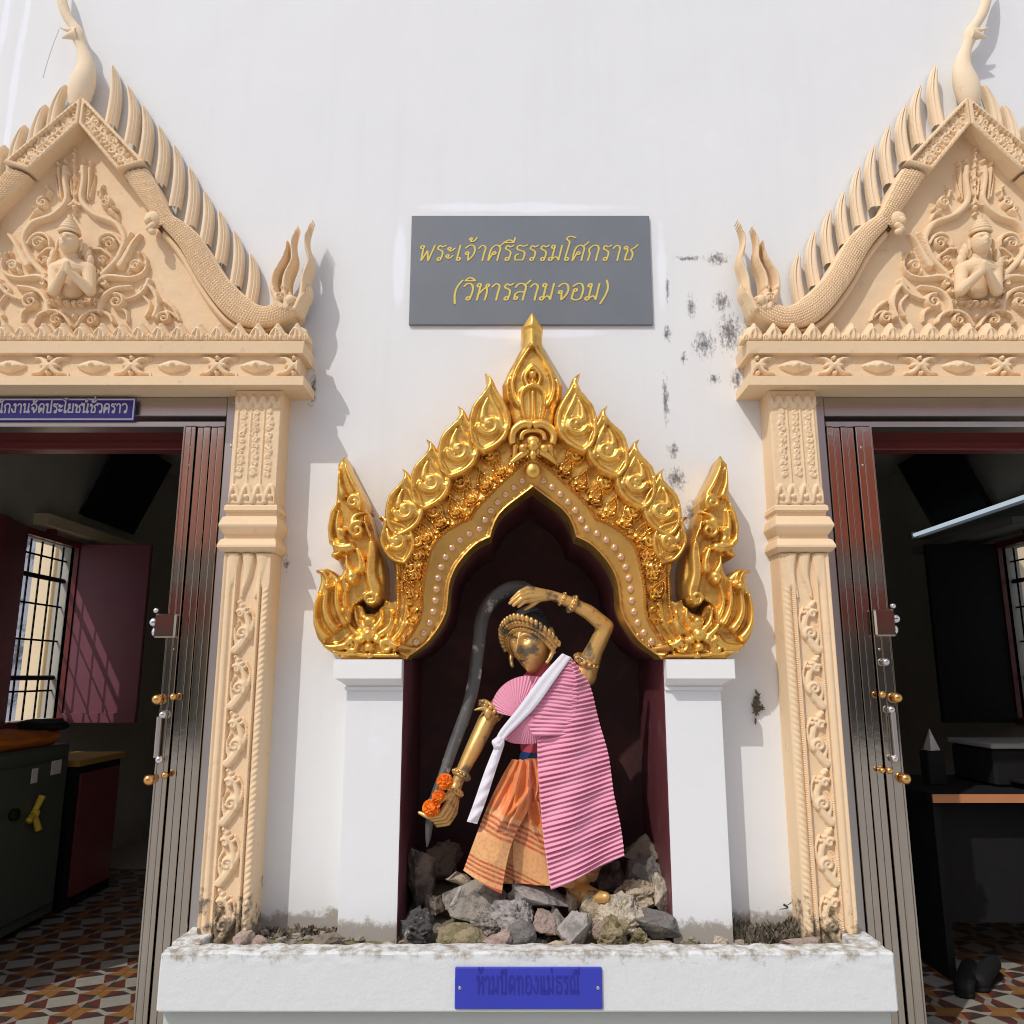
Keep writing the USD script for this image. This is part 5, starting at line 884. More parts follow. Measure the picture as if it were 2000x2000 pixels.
m = ball((-2.50, 1.40, .975), .13, 3, (1, .8, .28)); m.vertices += (np.stack([fbm(m.vertices * 14 + o, 3) for o in (1, 5, 9)], 1) - .5) * .03; obj('black_bag', m, LOOK['black_stuff'], None, True, 'flat black bag on the folded orange robe', 'bag')
cb = thing('low_cabinet', 'low dark cabinet with ochre top beyond the green safe', 'cabinet', (-2.62, 1.85, 0)); obj('body', bx(-2.88, -2.40, 1.60, 2.10, 0, .74), LOOK['black_stuff'], cb, False); obj('top', bx(-2.89, -2.38, 1.58, 2.12, .741, .775, .004), LOOK['ochre'], cb, False); obj('door', bx(-2.399, -2.386, 1.63, 2.07, .06, .70, .003), LOOK['maroon_wood'], cb, False)
# ================================================================= inside the right office
tb = thing('fluorescent_lamp', 'glowing fluorescent tube on a batten in the right office', 'lamp', (3.15, 2.3, 2.3)); obj('tube', tube([(3.12, 1.55, 2.30), (3.12, 3.1, 2.30)], .014, 12), LOOK['tube_white'], tb, True); obj('batten', bx(3.15, 3.249, 1.5, 3.15, 2.275, 2.325), LOOK['grey_plastic'], tb, False)
for y in (1.53, 3.12): obj('holder', bx(3.10, 3.15, y - .012, y + .012, 2.275, 2.325), LOOK['grey_plastic'], tb, False)
dk = thing('desk', 'black office desk with an orange wood edge in the right office', 'desk', (2.45, .95, 0)); obj('top', bx(1.80, 3.15, .60, 1.28, .700, .738, .003), LOOK['desk_black'], dk, False); obj('edge', bx(1.80, 3.15, .592, .600, .702, .737), LOOK['desk_edge'], dk, False)
obj('side_panel', bx(1.815, 1.845, .63, 1.25, 0, .699), LOOK['desk_black'], dk, False); obj('side_panel', bx(3.10, 3.13, .63, 1.25, 0, .699), LOOK['desk_black'], dk, False); obj('front_panel', bx(1.846, 3.099, .70, .72, .20, .699), LOOK['desk_black'], dk, False)
pr = thing('printer', 'grey printer standing on the black desk', 'printer', (2.42, .98, .74)); obj('case', bx(2.20, 2.64, .80, 1.16, .739, .905, .012), LOOK['black_stuff'], pr, False); obj('lid', bx(2.19, 2.65, .79, 1.17, .906, .930, .005), LOOK['grey_plastic'], pr, False); obj('tray', bx(2.26, 2.58, .72, .80, .765, .775), LOOK['black_stuff'], pr, False)
m = trimesh.creation.cone(.042, .10, sections=3); m.apply_translation((1.98, .92, .89)); cs = thing('desk_card', 'small folded white card on a stand at the left end of the desk', 'card', (1.98, .92, .74)); obj('card', m, LOOK['paper'], cs, False); obj('stand', bx(1.94, 2.02, .88, .96, .739, .889, .004), LOOK['black_stuff'], cs, False)
def shoe(dx, dy, rz):
    sole = hullchain([[((0, 0, .012), .032), ((0, .10, .012), .028), ((0, .20, .012), .036)]], .012, 5); sole.vertices[:, 2] *= .55; up = hullchain([[((0, .20, .03), .036), ((0, .12, .045), .036), ((0, .02, .055), .034)]], .010, 5); v = up.vertices; up.vertices = v
    M_ = trimesh.transformations.rotation_matrix(rz, [0, 0, 1]); M_[:3, 3] = (dx, dy, .002); sole.apply_transform(M_); up.apply_transform(M_); return sole, up
for (dx, dy, rz), lb in (((1.90, .62, 2.5), 'left black shoe of the pair on the tiles under the desk'), ((2.02, .66, 2.35), 'right black shoe of the pair, nearer the middle of the desk')):
    a, b = shoe(dx, dy, rz); s_ = thing('shoe', lb, 'shoe', (dx, dy, 0), 'pair of black shoes under the desk'); obj('sole', a, LOOK['desk_black'], s_, 50); obj('upper', b, LOOK['black_stuff'], s_, 50)
w0 = [at3(116, 56, -.08), at3(98, 104, -.075), at3(84, 152, -.07)]
obj('thin_wire', tube(crv([[*p] for p in w0], 20), .0012, 6), LOOK['screw'], None, True, 'thin slack wire tied from the left swan finial to a flame slat', 'wire')
# ================================================================= the statue wringing out its hair
ST = thing('statue', 'gilded statue of a woman wringing her long hair, dressed in pink and orange cloth', 'statue', (.10, .12, .42))
J = at3
def head():
    m = trimesh.creation.icosphere(6, 1.0); d = np.array(m.vertices); x, f, z = d[:, 0].copy(), -d[:, 1], d[:, 2].copy()     # f points out of the face
    fr = np.clip(f, 0, 1) ** .6
    p = d * [.077, .098, .126]
    p[:, 0] *= (1 - .46 * np.clip(-z - .05, 0, 1) ** 1.15) * .96; p[:, 1] += np.where(z < -.3, .012 * (-z - .3), 0)          # jaw narrows
    g = lambda cx, cz, sx, sz: np.exp(-(((x - cx) / sx) ** 2 + ((z - cz) / sz) ** 2)) * (f > 0)
    out = 0.030 * g(0, -.20, .12, .10) + .024 * g(0, -.04, .085, .20) + .007 * (g(-.085, -.23, .07, .06) + g(.085, -.23, .07, .06))   # nose
    out -= .021 * (g(-.30, .10, .18, .10) + g(.30, .10, .18, .10)); out += .013 * (g(-.30, .075, .13, .055) + g(.30, .075, .13, .055))  # eyes in their sockets
    for sx in (-1, 1): out += .006 * np.exp(-(((np.abs(x - sx * .30)) / .22) ** 2 + ((z - .215 + .25 * (x - sx * .30) ** 2 * 4) / .035) ** 2)) * (f > 0); out -= .0060 * np.exp(-(((x - sx * .30) / .15) ** 2 + ((z - .055 - .5 * (x - sx * .3) ** 2) / .012) ** 2)) * (f > 0)
    out += .015 * g(0, -.445, .18, .040) + .015 * g(0, -.545, .15, .045) - .012 * g(0, -.495, .21, .018) - .005 * g(0, -.36, .05, .05); out += .013 * g(0, -.78, .20, .12) + .004 * (g(-.45, -.22, .2, .2) + g(.45, -.22, .2, .2)) - .004 * g(0, -.63, .2, .05)
    nrm = p / np.linalg.norm(p, axis=1, keepdims=True); p = p + nrm * out[:, None] * [.5, 1, .5]
    m.vertices = p; return m
yaw, roll, nod = math.radians(-27), math.radians(5), math.radians(5)
RH = trimesh.transformations.rotation_matrix(-roll, [0, 1, 0]) @ trimesh.transformations.rotation_matrix(yaw, [0, 0, 1]) @ trimesh.transformations.rotation_matrix(nod, [1, 0, 0])
HC = J(1037, 1251, .045); RH[:3, 3] = HC
def hx(m): m = m.copy(); m.apply_transform(RH); return m
hp = lambda x, y, z: (RH @ [x, y, z, 1])[:3]
def hand_top():
    """Right-hand side hand laid over the crown: four straight fingers side by side and the thumb round the hair."""
    W = J(1077, 1163, -.02); B = []
    kn = [J(1031, 1149, -.060), J(1033, 1157, -.068), J(1034, 1165, -.070), J(1034, 1173, -.064)]; tp = [J(999, 1172, -.070), J(996, 1178, -.080), J(1003, 1182, -.084), J(1013, 1184, -.078)]
    for k, t in zip(kn, tp): md = (k * .5 + t * .5) + [0, -.010, .006]; B.append([(W, .019), (k, .0105)]); B.append([(k, .0098), (md, .0090), (t, .0066)])
    B.append([(W * .5 + kn[3] * .5, .012), (J(1044, 1178, -.050), .0095), (J(1026, 1190, -.050), .0075)]); return B
def hand_low():
    """Left-hand side hand closed round the end of the hair."""
    W = J(892, 1532, -.030); B = []
    kn = [J(872, 1572, -.070), J(879, 1577, -.055), J(884, 1583, -.040), J(887, 1589, -.026)]
    for i, k in enumerate(kn):
        a = k + np.array([-.020, -.020 + .004 * i, -.030]); b = a + np.array([-.038, -.004, -.006]); c = b + np.array([-.034 + .006 * i, .012, .012])
        B.append([(W, .020), (k, .0115)]); B.append([(k, .0108), (a, .0100), (b, .0088), (c, .0062)])
    B.append([(W * .6 + kn[0] * .4, .013), (J(868, 1557, -.078), .0105), (J(851, 1573, -.086), .0078)]); return B
sh_r, el_r, wr_r = J(1140, 1318, .07), J(1183, 1224, .02), J(1078, 1163, -.02); sh_l, el_l, wr_l = J(1003, 1352, .08), J(951, 1408, .035), J(892, 1530, -.030)
body = hullchain([[(J(1085, 1640, .13), .115), (J(1080, 1560, .13), .120), (J(1073, 1465, .12), .090), (J(1070, 1390, .12), .100), (J(1068, 1345, .12), .085)], [(J(1068, 1350, .12), .08), (sh_l, .045)], [(J(1072, 1345, .12), .08), (sh_r, .050)],
    [(J(1064, 1335, .11), .055), (J(1048, 1285, .08), .042)], [(sh_r, .048), (J(1160, 1272, .05), .034), (el_r, .031)], [(el_r, .031), (J(1150, 1196, .0), .028), (J(1110, 1175, -.015), .022), (wr_r, .0185)],
    [(sh_l, .045), (J(975, 1380, .055), .036), (el_l, .034)], [(el_l, .034), (J(925, 1462, .0), .030), (J(902, 1508, -.022), .023), (wr_l, .0205)], *hand_top(), *hand_low(),
    [(J(1050, 1640, .12), .075), (J(1040, 1745, .10), .045)], [(J(1120, 1640, .12), .075), (J(1128, 1742, .04), .040), (J(1165, 1752, -.045), .024), (J(1183, 1752, -.075), .017)]], .0075, 7)
obj('body', body, LOOK['statue_gold'], ST, 60)
obj('head', hx(head()), LOOK['statue_gold'], ST, 60)
for s in (-1, 1): obj('ear', cat(tube([hp(s * .080, .012 + .016 * math.cos(a), .0 + .034 * math.sin(a)) for a in np.linspace(0, 6.28, 16)], .009, 8), ball(hp(s * .078, .012, -.036), .014, 2, (.7, 1, 1.6)), ball(hp(s * .076, .012, .0), .022, 2, (.4, .8, 1.4))), LOOK['statue_gold'], ST, True)
cap = trimesh.creation.icosphere(5, 1.0); v = cap.vertices; keep = (v[:, 2] > .42 - .55 * np.clip(v[:, 1] + .35, 0, 2)); cv = v * [.084, .106, .132] + [0, .004, .0]
cap = trimesh.Trimesh(cv, cap.faces[keep[cap.faces].all(1)], process=False); obj('hair_cap', hx(cap), LOOK['hair'], ST, 60)
obj('hair_part', hx(cat(*[tube([np.array([.085 * math.sin(a) * math.cos(b), .004 - .108 * math.cos(a) * math.cos(b) * 0 + .100 * math.sin(b), .132 * math.cos(a) * math.cos(b * .8)]) for b in np.linspace(-.3, 1.3, 14)], .0022, 5) for a in np.linspace(-1.1, 1.1, 14)])), LOOK['hair'], ST, True)
# diadem: a band over the brow with a crest of leaves
dm = []; ARC = np.linspace(-1.55, 1.55, 70)
def brow(a, up=0.0, o=0.0): return np.array([(.086 + o) * math.sin(a), -(.100 + o) * math.cos(a) * (.96) + .006, .050 - .092 * (1 - math.cos(a)) * 1.15 + up])
dm.append(hx(tube([brow(a) for a in ARC], .0085, 8))); dm.append(hx(tube([brow(a, .020, .007) for a in ARC], .010, 8)))
P = np.array([[brow(a, .008 + .036 * t * (1 - .3 * abs(a)), .004 + .022 * t) for a in ARC] for t in np.linspace(0, 1, 5)]); dm.append(hx(grid_mesh(P)))
for i, a in enumerate(np.linspace(-1.5, 1.5, 23)): c = brow(a, .046 * (1 - .3 * abs(a)) + .002, .027); dm.append(hx(ball(c, .0095, 2, (.9, .8, 1.35)))); dm.append(hx(ball(brow(a, .026, .019), .0075, 1)))
for i, a in enumerate(np.linspace(-1.45, 1.45, 27)): dm.append(hx(ball(brow(a, .002, .007), .0052, 1)))
for s in (-1, 1): dm.append(hx(tube(crv([[*brow(s * 1.3, .01)], [s * .088, .0, -.02], [s * .082, -.022, -.065], [s * .070, -.042, -.085]], 16), np.linspace(.013, .006, 16), 8)))
obj('diadem', cat(dm), LOOK['statue_gold'], ST, 50)
# bracelets and armlets
def ringlet(c, ax, r, w, k=0):
    ax = np.array(ax, float); ax /= np.linalg.norm(ax); u = np.cross(ax, [0, 1, .2]); u /= np.linalg.norm(u); q = np.cross(ax, u); a = np.linspace(0, 2 * math.pi, 29)
    ms = [tube([c + r * (math.cos(t) * u + math.sin(t) * q) + ax * o for t in a], w, 8, False) for o in (-w, w)]
    ms += [ball(c + (r + w * .8) * (math.cos(t) * u + math.sin(t) * q), w * 1.1, 1) for t in a[::2]]; return cat(ms)
for c, ax, r, w in ((J(1145, 1291, .055), el_r - sh_r, .040, .0075), (J(1118, 1180, -.012), wr_r - el_r, .026, .0065), (J(1098, 1170, -.016), wr_r - el_r, .022, .004), (J(955, 1388, .045), el_l - sh_l, .040, .0085), (J(901, 1513, -.022), wr_l - el_l, .026, .0065), (J(889, 1546, -.036), wr_l - el_l, .024, .0055)): obj('bracelet', ringlet(c, ax, r, w), LOOK['statue_gold'], ST, True)
obj('armlet_leaf', cat(tube(crv([[*J(955, 1388, .005)], [*J(940, 1384, -.002)], [*J(926, 1387, -.004)]], 10), np.linspace(.013, .002, 10), 8), ball(J(953, 1394, -.002), .015, 2, (1, .7, 1.3)), ball(J(948, 1378, .002), .010, 2)), LOOK['statue_gold'], ST, True)
# the long strand of hair
hs = [(1052, 1168, .075, .020), (1020, 1150, .07, .026), (990, 1152, .06, .027), (962, 1172, .055, .027), (943, 1205, .05, .025), (936, 1245, .045, .0235), (931, 1290, .04, .023), (926, 1330, .03, .0225), (913, 1380, .018, .0215), (898, 1425, .005, .0205), (881, 1470, -.012, .019), (866, 1512, -.030, .0175), (853, 1548, -.048, .0165), (843, 1580, -.060, .0150), (838, 1610, -.058, .0125), (836, 1636, -.052, .009), (834, 1654, -.046, .002)]
hc = crv([[*J(x, y, d), r] for x, y, d, r in hs], 120); ht = tube(hc[:, :3], hc[:, 3] * 1.12, 28); v = ht.vertices; nv = 120 * 28; ang = np.tile(np.arange(28), 120); rr_ = np.repeat(np.arange(120), 28)
c0 = np.repeat(hc[:, :3], 28, 0); v[:nv] = c0 + (v[:nv] - c0) * (1 - .10 * np.abs(np.sin(ang * math.pi * 5 / 28 + rr_ * .13)))[:, None]; ht.vertices = v; obj('hair_strand', ht, LOOK['hair_tail'], ST, True)
# clothing
def loft(rings, n=64):
    """rings: (centre px, py, depth, half width, half depth)"""
    a = np.linspace(0, 2 * math.pi, n + 1); P = []
    for x, y, d, w, h in rings: c = J(x, y, d); P.append(np.stack([c[0] + w * np.cos(a), c[1] + h * np.sin(a), np.full(n + 1, c[2])], 1))
    return grid_mesh(np.array(P)[::-1])
def dense(r, n): p = np.array(r, float); return np.stack([np.interp(np.linspace(0, 1, n), np.linspace(0, 1, len(p)), p[:, k]) for k in range(p.shape[1])], 1)
obj('bodice', cat(loft(dense([(1060, 1298, .095, .050, .052), (1062, 1316, .10, .070, .066), (1066, 1336, .115, .118, .092), (1067, 1372, .12, .128, .112), (1070, 1430, .12, .112, .108), (1073, 1478, .12, .104, .104)], 24))), LOOK['deep_pink'], ST, 60)
obj('belt', loft([(1075, 1466, .12, .112, .113), (1075, 1474, .12, .116, .117), (1075, 1496, .12, .120, .121), (1075, 1502, .12, .118, .118)]), LOOK['blue_belt'], ST, 60)
def silk_wr(P, seed, k=1.0):
    q = P * [9, 9, 4]; return k * (.040 * (fbm(q, 3, seed) - .5) + .030 * (np.abs(fbm(P * [14, 14, 6], 2, seed + 7) - .5) * 2 - .3) + .012 * np.sin(P[..., 0] * 60 + P[..., 2] * 16 + 3 * fbm(P * 6, 2, seed + 3)))
sk = loft(dense([(1076, 1490, .125, .118, .118), (1080, 1540, .13, .165, .135), (1086, 1600, .13, .240, .150), (1080, 1660, .13, .240, .150), (1056, 1712, .13, .200, .130)], 40), 90); n_ = sk.vertex_normals; sk.vertices = sk.vertices + n_ * silk_wr(sk.vertices, 3, .8)[:, None]; obj('skirt', sk, LOOK['silk'], ST, 60)
def sheet(L_, R_, d, nu, nv, fn, th=.003):
    """Cloth between a left and a right edge (pixel positions of the edges, depth per row)."""
    L_, R_ = resample(crv(L_, 60), nv), resample(crv(R_, 60), nv); t = np.linspace(0, 1, nv); dd = np.interp(t, np.linspace(0, 1, len(d)), d); P = np.zeros((nv, nu, 3)); u = np.linspace(0, 1, nu)
    for j in range(nv):
        for i in range(nu):
            q = L_[j] * (1 - u[i]) + R_[j] * u[i]; P[j, i] = J(q[0], q[1], dd[j])
    U, T_ = np.meshgrid(u, t); P[..., 1] += fn(U, T_, P); P = P[::-1]; a = grid_mesh(P); P2 = P.copy(); P2[..., 1] += th; b = grid_mesh(P2[:, ::-1])
    ed = np.concatenate([P[0], P[1:, -1], P[-1, -2::-1], P[-2:0:-1, 0], P[:1, 0]]); e2 = ed + [0, th, 0]; return cat(a, b, grid_mesh(np.array([ed, e2])))
def folds(lst): return lambda U, T: sum(a * np.exp(-((U - (u0 + (u1 - u0) * np.clip((T - t0) / (t1 - t0), 0, 1))) / w) ** 2) * np.clip((T - t0) / .06, 0, 1) * np.clip((t1 - T) / .15, 0, 1) for u0, t0, u1, t1, w, a in lst)
FA = folds([(.25, -.1, .10, .55, .05, .022), (.45, -.1, .48, .62, .045, .026), (.62, -.1, .95, .42, .06, .030), (.78, -.1, .72, .60, .05, .024), (.35, .0, .70, .50, .04, .018), (.95, .12, .40, .58, .05, .020)])
FB = folds([(.20, -.1, .55, .45, .06, .028), (.10, .10, .75, .62, .05, .026), (.50, -.1, .30, .40, .05, .022), (.05, .28, .60, .72, .05, .020), (.80, -.1, .60, .5, .05, .02)])
obj('skirt_panel', sheet([(1000, 1482), (968, 1540), (938, 1610), (905, 1700)], [(1046, 1482), (1040, 1560), (1004, 1634), (980, 1742)], [.0, -.035, -.065, -.075], 40, 90, lambda U, T, P: silk_wr(P, 9, .8) * np.clip(1 - T ** 3, .15, 1) - FA(U, T) - .02 * np.sin(U * math.pi) - .025 * U * T), LOOK['silk'], ST, 60)
obj('skirt_panel', sheet([(1030, 1482), (1022, 1560), (1004, 1634), (1006, 1728)], [(1085, 1480), (1092, 1560), (1096, 1640), (1098, 1732)], [.0, -.025, -.045, -.052], 40, 90, lambda U, T, P: silk_wr(P, 15, .8) * np.clip(1 - T ** 3, .2, 1) - FB(U, T) + .022 * (1 - U) * T), LOOK['silk'], ST, 60)
def pleat(N, amp):
    def f(U, T, P): q = (T * N) % 1; wob = 1 + .25 * np.sin(U * 9 + T * 23) + .2 * np.sin(T * 61); return -amp * wob * np.where(q < .62, q / .62, (1 - q) / .38) - .006 * (fbm(P * 11, 2, 5) - .5)
    return f
NP = 47
obj('pleated_shawl', sheet([(1106, 1284), (1096, 1330), (1060, 1400), (1050, 1440), (1054, 1550), (1062, 1640), (1076, 1738)], [(1116, 1284), (1150, 1330), (1168, 1396), (1190, 1477), (1200, 1550), (1214, 1620), (1220, 1674)], [.02, -.005, -.03, -.06, -.085, -.095, -.10], 16, NP * 8 + 1, lambda U, T, P: pleat(NP, .0135)(U, T, P) + .05 * np.clip(U - .35, 0, 1) ** 2 + .012 * np.sin(U * 7 + T * 3)), LOOK['pink_cloth'], ST, 25)
obj('shawl_flap', sheet([(1104, 1286), (1060, 1336), (1030, 1392), (1040, 1437)], [(1118, 1290), (1127, 1335), (1124, 1390), (1108, 1436)], [.005, -.022, -.036, -.052], 14, 20 * 8 + 1, lambda U, T, P: pleat(20, .0085)(U, T, P) + .03 * (U - .5) ** 2), LOOK['pink_cloth'], ST, 25)
def fan(c, edge, d0, d1, N, amp):
    e = resample(crv(edge, 60), N * 6 + 1); r = np.linspace(.06, 1, 14); P = np.zeros((len(r), len(e), 3))
    for i, q in enumerate(r):
        for j, (x, y) in enumerate(e): P[i, j] = J(c[0] + (x - c[0]) * q, c[1] + (y - c[1]) * q, d0 + (d1 - d0) * q ** 2); P[i, j, 1] -= amp * q * (1 - abs(2 * ((j / 6) % 1) - 1))
    return grid_mesh(P)
obj('pleated_fan', fan((1010, 1402), [(966, 1392), (962, 1374), (972, 1350), (994, 1330), (1024, 1320), (1054, 1322), (1084, 1330), (1096, 1344)], -.026, .015, 26, .0065), LOOK['pink_cloth'], ST, 25)
obj('pleated_fan', fan((1036, 1396), [(982, 1440), (994, 1449), (1018, 1453), (1042, 1452), (1058, 1446), (1066, 1430)], -.046, -.020, 18, .006), LOOK['pink_cloth'], ST, 25)
obj('sash', sheet([(1098, 1276), (1050, 1330), (1010, 1385), (976, 1428), (967, 1446)], [(1116, 1284), (1080, 1334), (1040, 1388), (996, 1432), (981, 1450)], [.0, -.040, -.055, -.055, -.058], 8, 60, lambda U, T, P: -.006 * np.sin(U * math.pi) - .003 * np.sin(U * 9), .006), LOOK['white_lace'], ST, 50)
kn = ball(J(974, 1453, -.062), .021, 3, (1, .8, 1.1)); kn.vertices += (np.stack([fbm(kn.vertices * 60 + o, 2) for o in (1, 4, 8)], 1) - .5) * .012; obj('sash_knot', kn, LOOK['white_lace'], ST, 50)
obj('sash_end', sheet([(966, 1458), (946, 1508), (928, 1560), (912, 1604)], [(984, 1458), (966, 1512), (950, 1562), (932, 1609)], [-.058, -.072, -.085, -.09], 8, 60, lambda U, T, P: -.010 * np.sin(U * math.pi) + .004 * np.sin(T * 30 + U * 5) * T, .005), LOOK['white_lace'], ST, 50)
def flower(c, r, seed):
    g = np.random.default_rng(seed); ms = [ball(c, r * .78, 3)]; n = 130; k = np.arange(n) + .5; ph = np.arccos(1 - 2 * k / n); th = math.pi * (1 + 5 ** .5) * k
    for a, b in zip(ph, th):
        d = np.array([math.cos(b) * math.sin(a), math.sin(b) * math.sin(a), math.cos(a)]) + g.normal(size=3) * .05; d /= np.linalg.norm(d); u = np.cross(d, [.2, .3, 1]); u /= np.linalg.norm(u); q = np.cross(d, u); w = r * .20; o = np.array(c)
        p0 = o + d * r * .7; tip = o + d * r * (1.0 + .12 * g.random()); rot = g.uniform(0, 6.28); u, q = u * math.cos(rot) + q * math.sin(rot), q * math.cos(rot) - u * math.sin(rot)
        ms.append(trimesh.Trimesh([p0 + u * w, p0 - u * w, tip - u * w * .9 + q * w * .5, tip + u * w * .9 + q * w * .5, p0 + q * w * .6], [(0, 3, 2), (0, 2, 1), (1, 2, 4), (4, 3, 0), (4, 2, 3)], process=False))
    return cat(ms)
for (x, y, r), lb in (((869, 1526, .0265), 'upper orange marigold tucked at the wrist of the lowered hand'), ((857, 1555, .0215), 'smallest orange marigold, the middle of the three on the lowered hand'), ((843, 1578, .029), 'largest orange marigold, lowest of the three by the fingertips')):
    obj('marigold', flower(J(x, y, -.112), r, x), LOOK['marigold'], None, False, lb, 'flower', 'marigolds on the lowered hand')

# ================================================================= rocks in the niche
def rock(px, py, w, h, depth, seed, kind):
    """A stone covering w x h picture units at (px, py), its middle at the given depth."""
    g = np.random.default_rng(seed); c = J(px, py, depth); m_ = 1 / 515.0
    n = {'slab': 11, 'block': 12, 'round': 60, 'pit': 26, 'shard': 9}[kind]
    p = g.normal(size=(n, 3)); p /= np.linalg.norm(p, axis=1, keepdims=True); p *= g.uniform(.82, 1.12, (n, 1)) if kind != 'round' else 1.0
    m = trimesh.convex.convex_hull(p); m.vertices -= m.bounds.mean(0); m.vertices /= (np.ptp(m.bounds, axis=0) / 2); s = np.array([w, max(w, h) * .62 + .2 * min(w, h), h]) * m_ / 2
    a = g.uniform(-.5, .5) if kind != 'slab' else g.uniform(-.2, .2); m = m.subdivide_to_size(.15); v = m.vertices; dn = v / np.maximum(np.linalg.norm(v, axis=1, keepdims=True), 1e-9)
    am = {'slab': .10, 'block': .14, 'round': .09, 'pit': .26, 'shard': .10}[kind]; v = v + dn * ((fbm(v * 2.4 + seed, 4, seed) - .5) * 2.2 * am + (fbm(v * 7 + seed, 4, seed + 1) - .5) * am * 1.3)[:, None]
    if kind == 'pit': v -= dn * (np.clip(noise(v * 4.2 + seed, seed) - .62, 0, 1) * .9)[:, None]
    m.vertices = v * s; m.apply_transform(trimesh.transformations.rotation_matrix(a * .5, [0, 1, 0])); m.apply_translation(c); return m
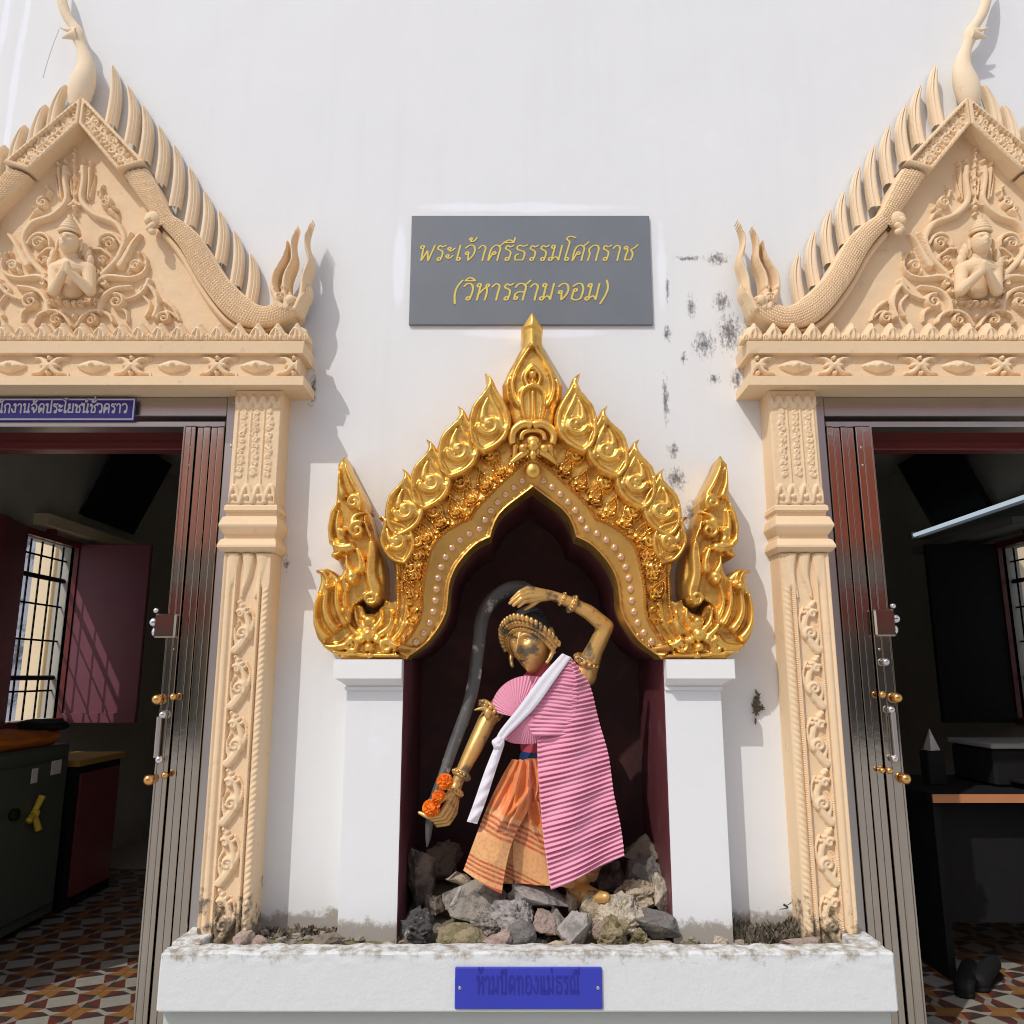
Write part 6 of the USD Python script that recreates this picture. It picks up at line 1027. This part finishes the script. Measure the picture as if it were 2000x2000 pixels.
RK = [(928, 1752, 122, 74, .02, 'slab', 'rock_grey', 'grey slab with a white quartz vein, lying left of the skirt hem'), (818, 1712, 66, 110, .14, 'slab', 'rock_brown', 'tall brown slab leaning in the left corner of the niche'), (849, 1769, 38, 36, .03, 'block', 'rock_brown', 'small brown stone wedged between the leaning slab and the veined slab'),
 (814, 1811, 56, 60, -.12, 'pit', 'rock_dark', 'dark glittering conglomerate lump at the front left corner'), (1052, 1764, 112, 54, -.02, 'shard', 'rock_mauve', 'purple grey stone with a flat pale top under the slit of the skirt'), (902, 1834, 92, 50, -.13, 'round', 'rock_moss', 'mossy yellow mound beside the dark glittering lump'),
 (948, 1808, 54, 52, -.10, 'pit', 'rock_grey', 'pitted grey stone behind the mossy mound'), (1000, 1794, 88, 64, -.08, 'pit', 'rock_mauve', 'pale mauve boulder in the front middle'), (1018, 1827, 52, 50, -.155, 'round', 'rock_slate', 'round dark grey pebble leaning on the mauve boulder'),
 (1062, 1802, 46, 44, -.10, 'block', 'rock_pink', 'pinkish block between the round pebble and the grey wedge'), (975, 1843, 56, 42, -.17, 'block', 'rock_pink', 'pink three-cornered stone at the planter rim'), (1096, 1803, 46, 62, -.06, 'block', 'rock_grey', 'tall grey wedge right of the pinkish block'),
 (1122, 1830, 66, 74, -.13, 'slab', 'rock_mauve', 'smooth blue grey wedge sloping down to the rim'), (1084, 1850, 62, 30, -.17, 'block', 'rock_tan', 'low tan stone half buried at the rim below the grey wedge'), (1119, 1764, 26, 36, .0, 'block', 'rock_tan', 'small tan stone just under the corner of the pink shawl'),
 (1151, 1778, 38, 56, -.04, 'block', 'rock_tan', 'upright tan stone in front of the gilded foot'), (1206, 1790, 84, 78, -.06, 'pit', 'rock_pale', 'large pale limestone lump at the right'), (1240, 1749, 90, 58, .03, 'pit', 'rock_tan', 'broad tan limestone block against the right wall'), (1176, 1818, 40, 34, -.12, 'round', 'rock_pink', 'small rounded pinkish stone under the pale limestone'),
 (1195, 1830, 48, 60, -.14, 'pit', 'rock_moss', 'mossy conglomerate stone at the front right'), (1278, 1808, 84, 48, -.09, 'slab', 'rock_slate', 'purple brown slab with a pale chipped corner by the right pillar'), (1258, 1707, 74, 56, .10, 'shard', 'rock_slate', 'dark slab with a pale upper edge against the right wall'),
 (1251, 1654, 66, 54, .17, 'block', 'rock_brown', 'topmost brown stone in the right corner of the niche'), (1291, 1750, 32, 84, .0, 'slab', 'rock_pale', 'pale upright splinter of stone leaning on the right lining'), (1245, 1835, 36, 34, -.13, 'pit', 'rock_moss', 'small mossy stone below the chipped slab'),
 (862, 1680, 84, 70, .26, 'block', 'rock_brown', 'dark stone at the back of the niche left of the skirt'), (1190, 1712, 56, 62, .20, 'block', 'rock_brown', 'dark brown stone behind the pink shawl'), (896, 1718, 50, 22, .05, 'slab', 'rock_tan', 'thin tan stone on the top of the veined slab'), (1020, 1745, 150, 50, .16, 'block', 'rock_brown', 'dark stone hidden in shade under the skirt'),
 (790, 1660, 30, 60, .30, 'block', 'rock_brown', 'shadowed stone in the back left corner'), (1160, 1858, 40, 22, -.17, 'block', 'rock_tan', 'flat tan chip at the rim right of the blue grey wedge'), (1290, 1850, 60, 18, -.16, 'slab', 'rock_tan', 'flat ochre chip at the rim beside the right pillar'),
 (478, 1838, 40, 30, -.17, 'block', 'rock_pink', 'reddish chip in the soil at the far left of the planter'), (508, 1843, 40, 22, -.18, 'block', 'rock_pink', 'flat red brown chip next to the reddish chip at the left'), (640, 1838, 60, 24, -.18, 'slab', 'rock_brown', 'brown flake of stone in the left bed'), (757, 1850, 26, 16, -.195, 'round', 'rock_pale', 'little white pebble on the rim left of the niche'),
 (1408, 1846, 28, 26, -.18, 'pit', 'rock_pale', 'whitish pebble in the bed below the right pillar'), (1436, 1850, 34, 18, -.18, 'block', 'rock_pink', 'small pink chip beside the whitish pebble'), (1372, 1854, 18, 12, -.19, 'round', 'rock_pale', 'cream pebble on the rim below the right pillar'), (1560, 1844, 70, 18, -.17, 'slab', 'rock_pink', 'long red brown flake in the right bed')]
for i, (px, py, w, h, d, kind, mt, lb) in enumerate(RK):
    m = rock(px, py, w, h, d, 40 + i, kind)
    if i == 0:
        t = thing('rock', lb, 'rock', J(px, py, d), 'stones heaped in the niche'); obj('stone', m, LOOK[mt], t, 35)
        y = m.vertices[:, 1].min(); st = [J(877 + .42 * k, 1775 - 1.15 * k, d - .10) for k in (0, 12, 24, 36)]; pts = []
        loc, _, _ = m.ray.intersects_location([[*np.array(p)[[0]], -1.0, p[2]] for p in (J(882, 1772, d - .06), J(890, 1758, d - .06), J(897, 1743, d - .06), J(905, 1730, d - .06))], [[0, 1, 0]] * 4, multiple_hits=False)
        if len(loc) > 2: loc = loc[np.argsort(loc[:, 2])]; obj('quartz_vein', tube(loc, np.linspace(.010, .007, len(loc)), 7), LOOK['vein'], t, True)
    else: obj('rock', m, LOOK[mt], None, 35, lb, 'rock', 'stones heaped in the niche' if 780 < px < 1320 and h > 18 else 'loose chips in the planter bed')
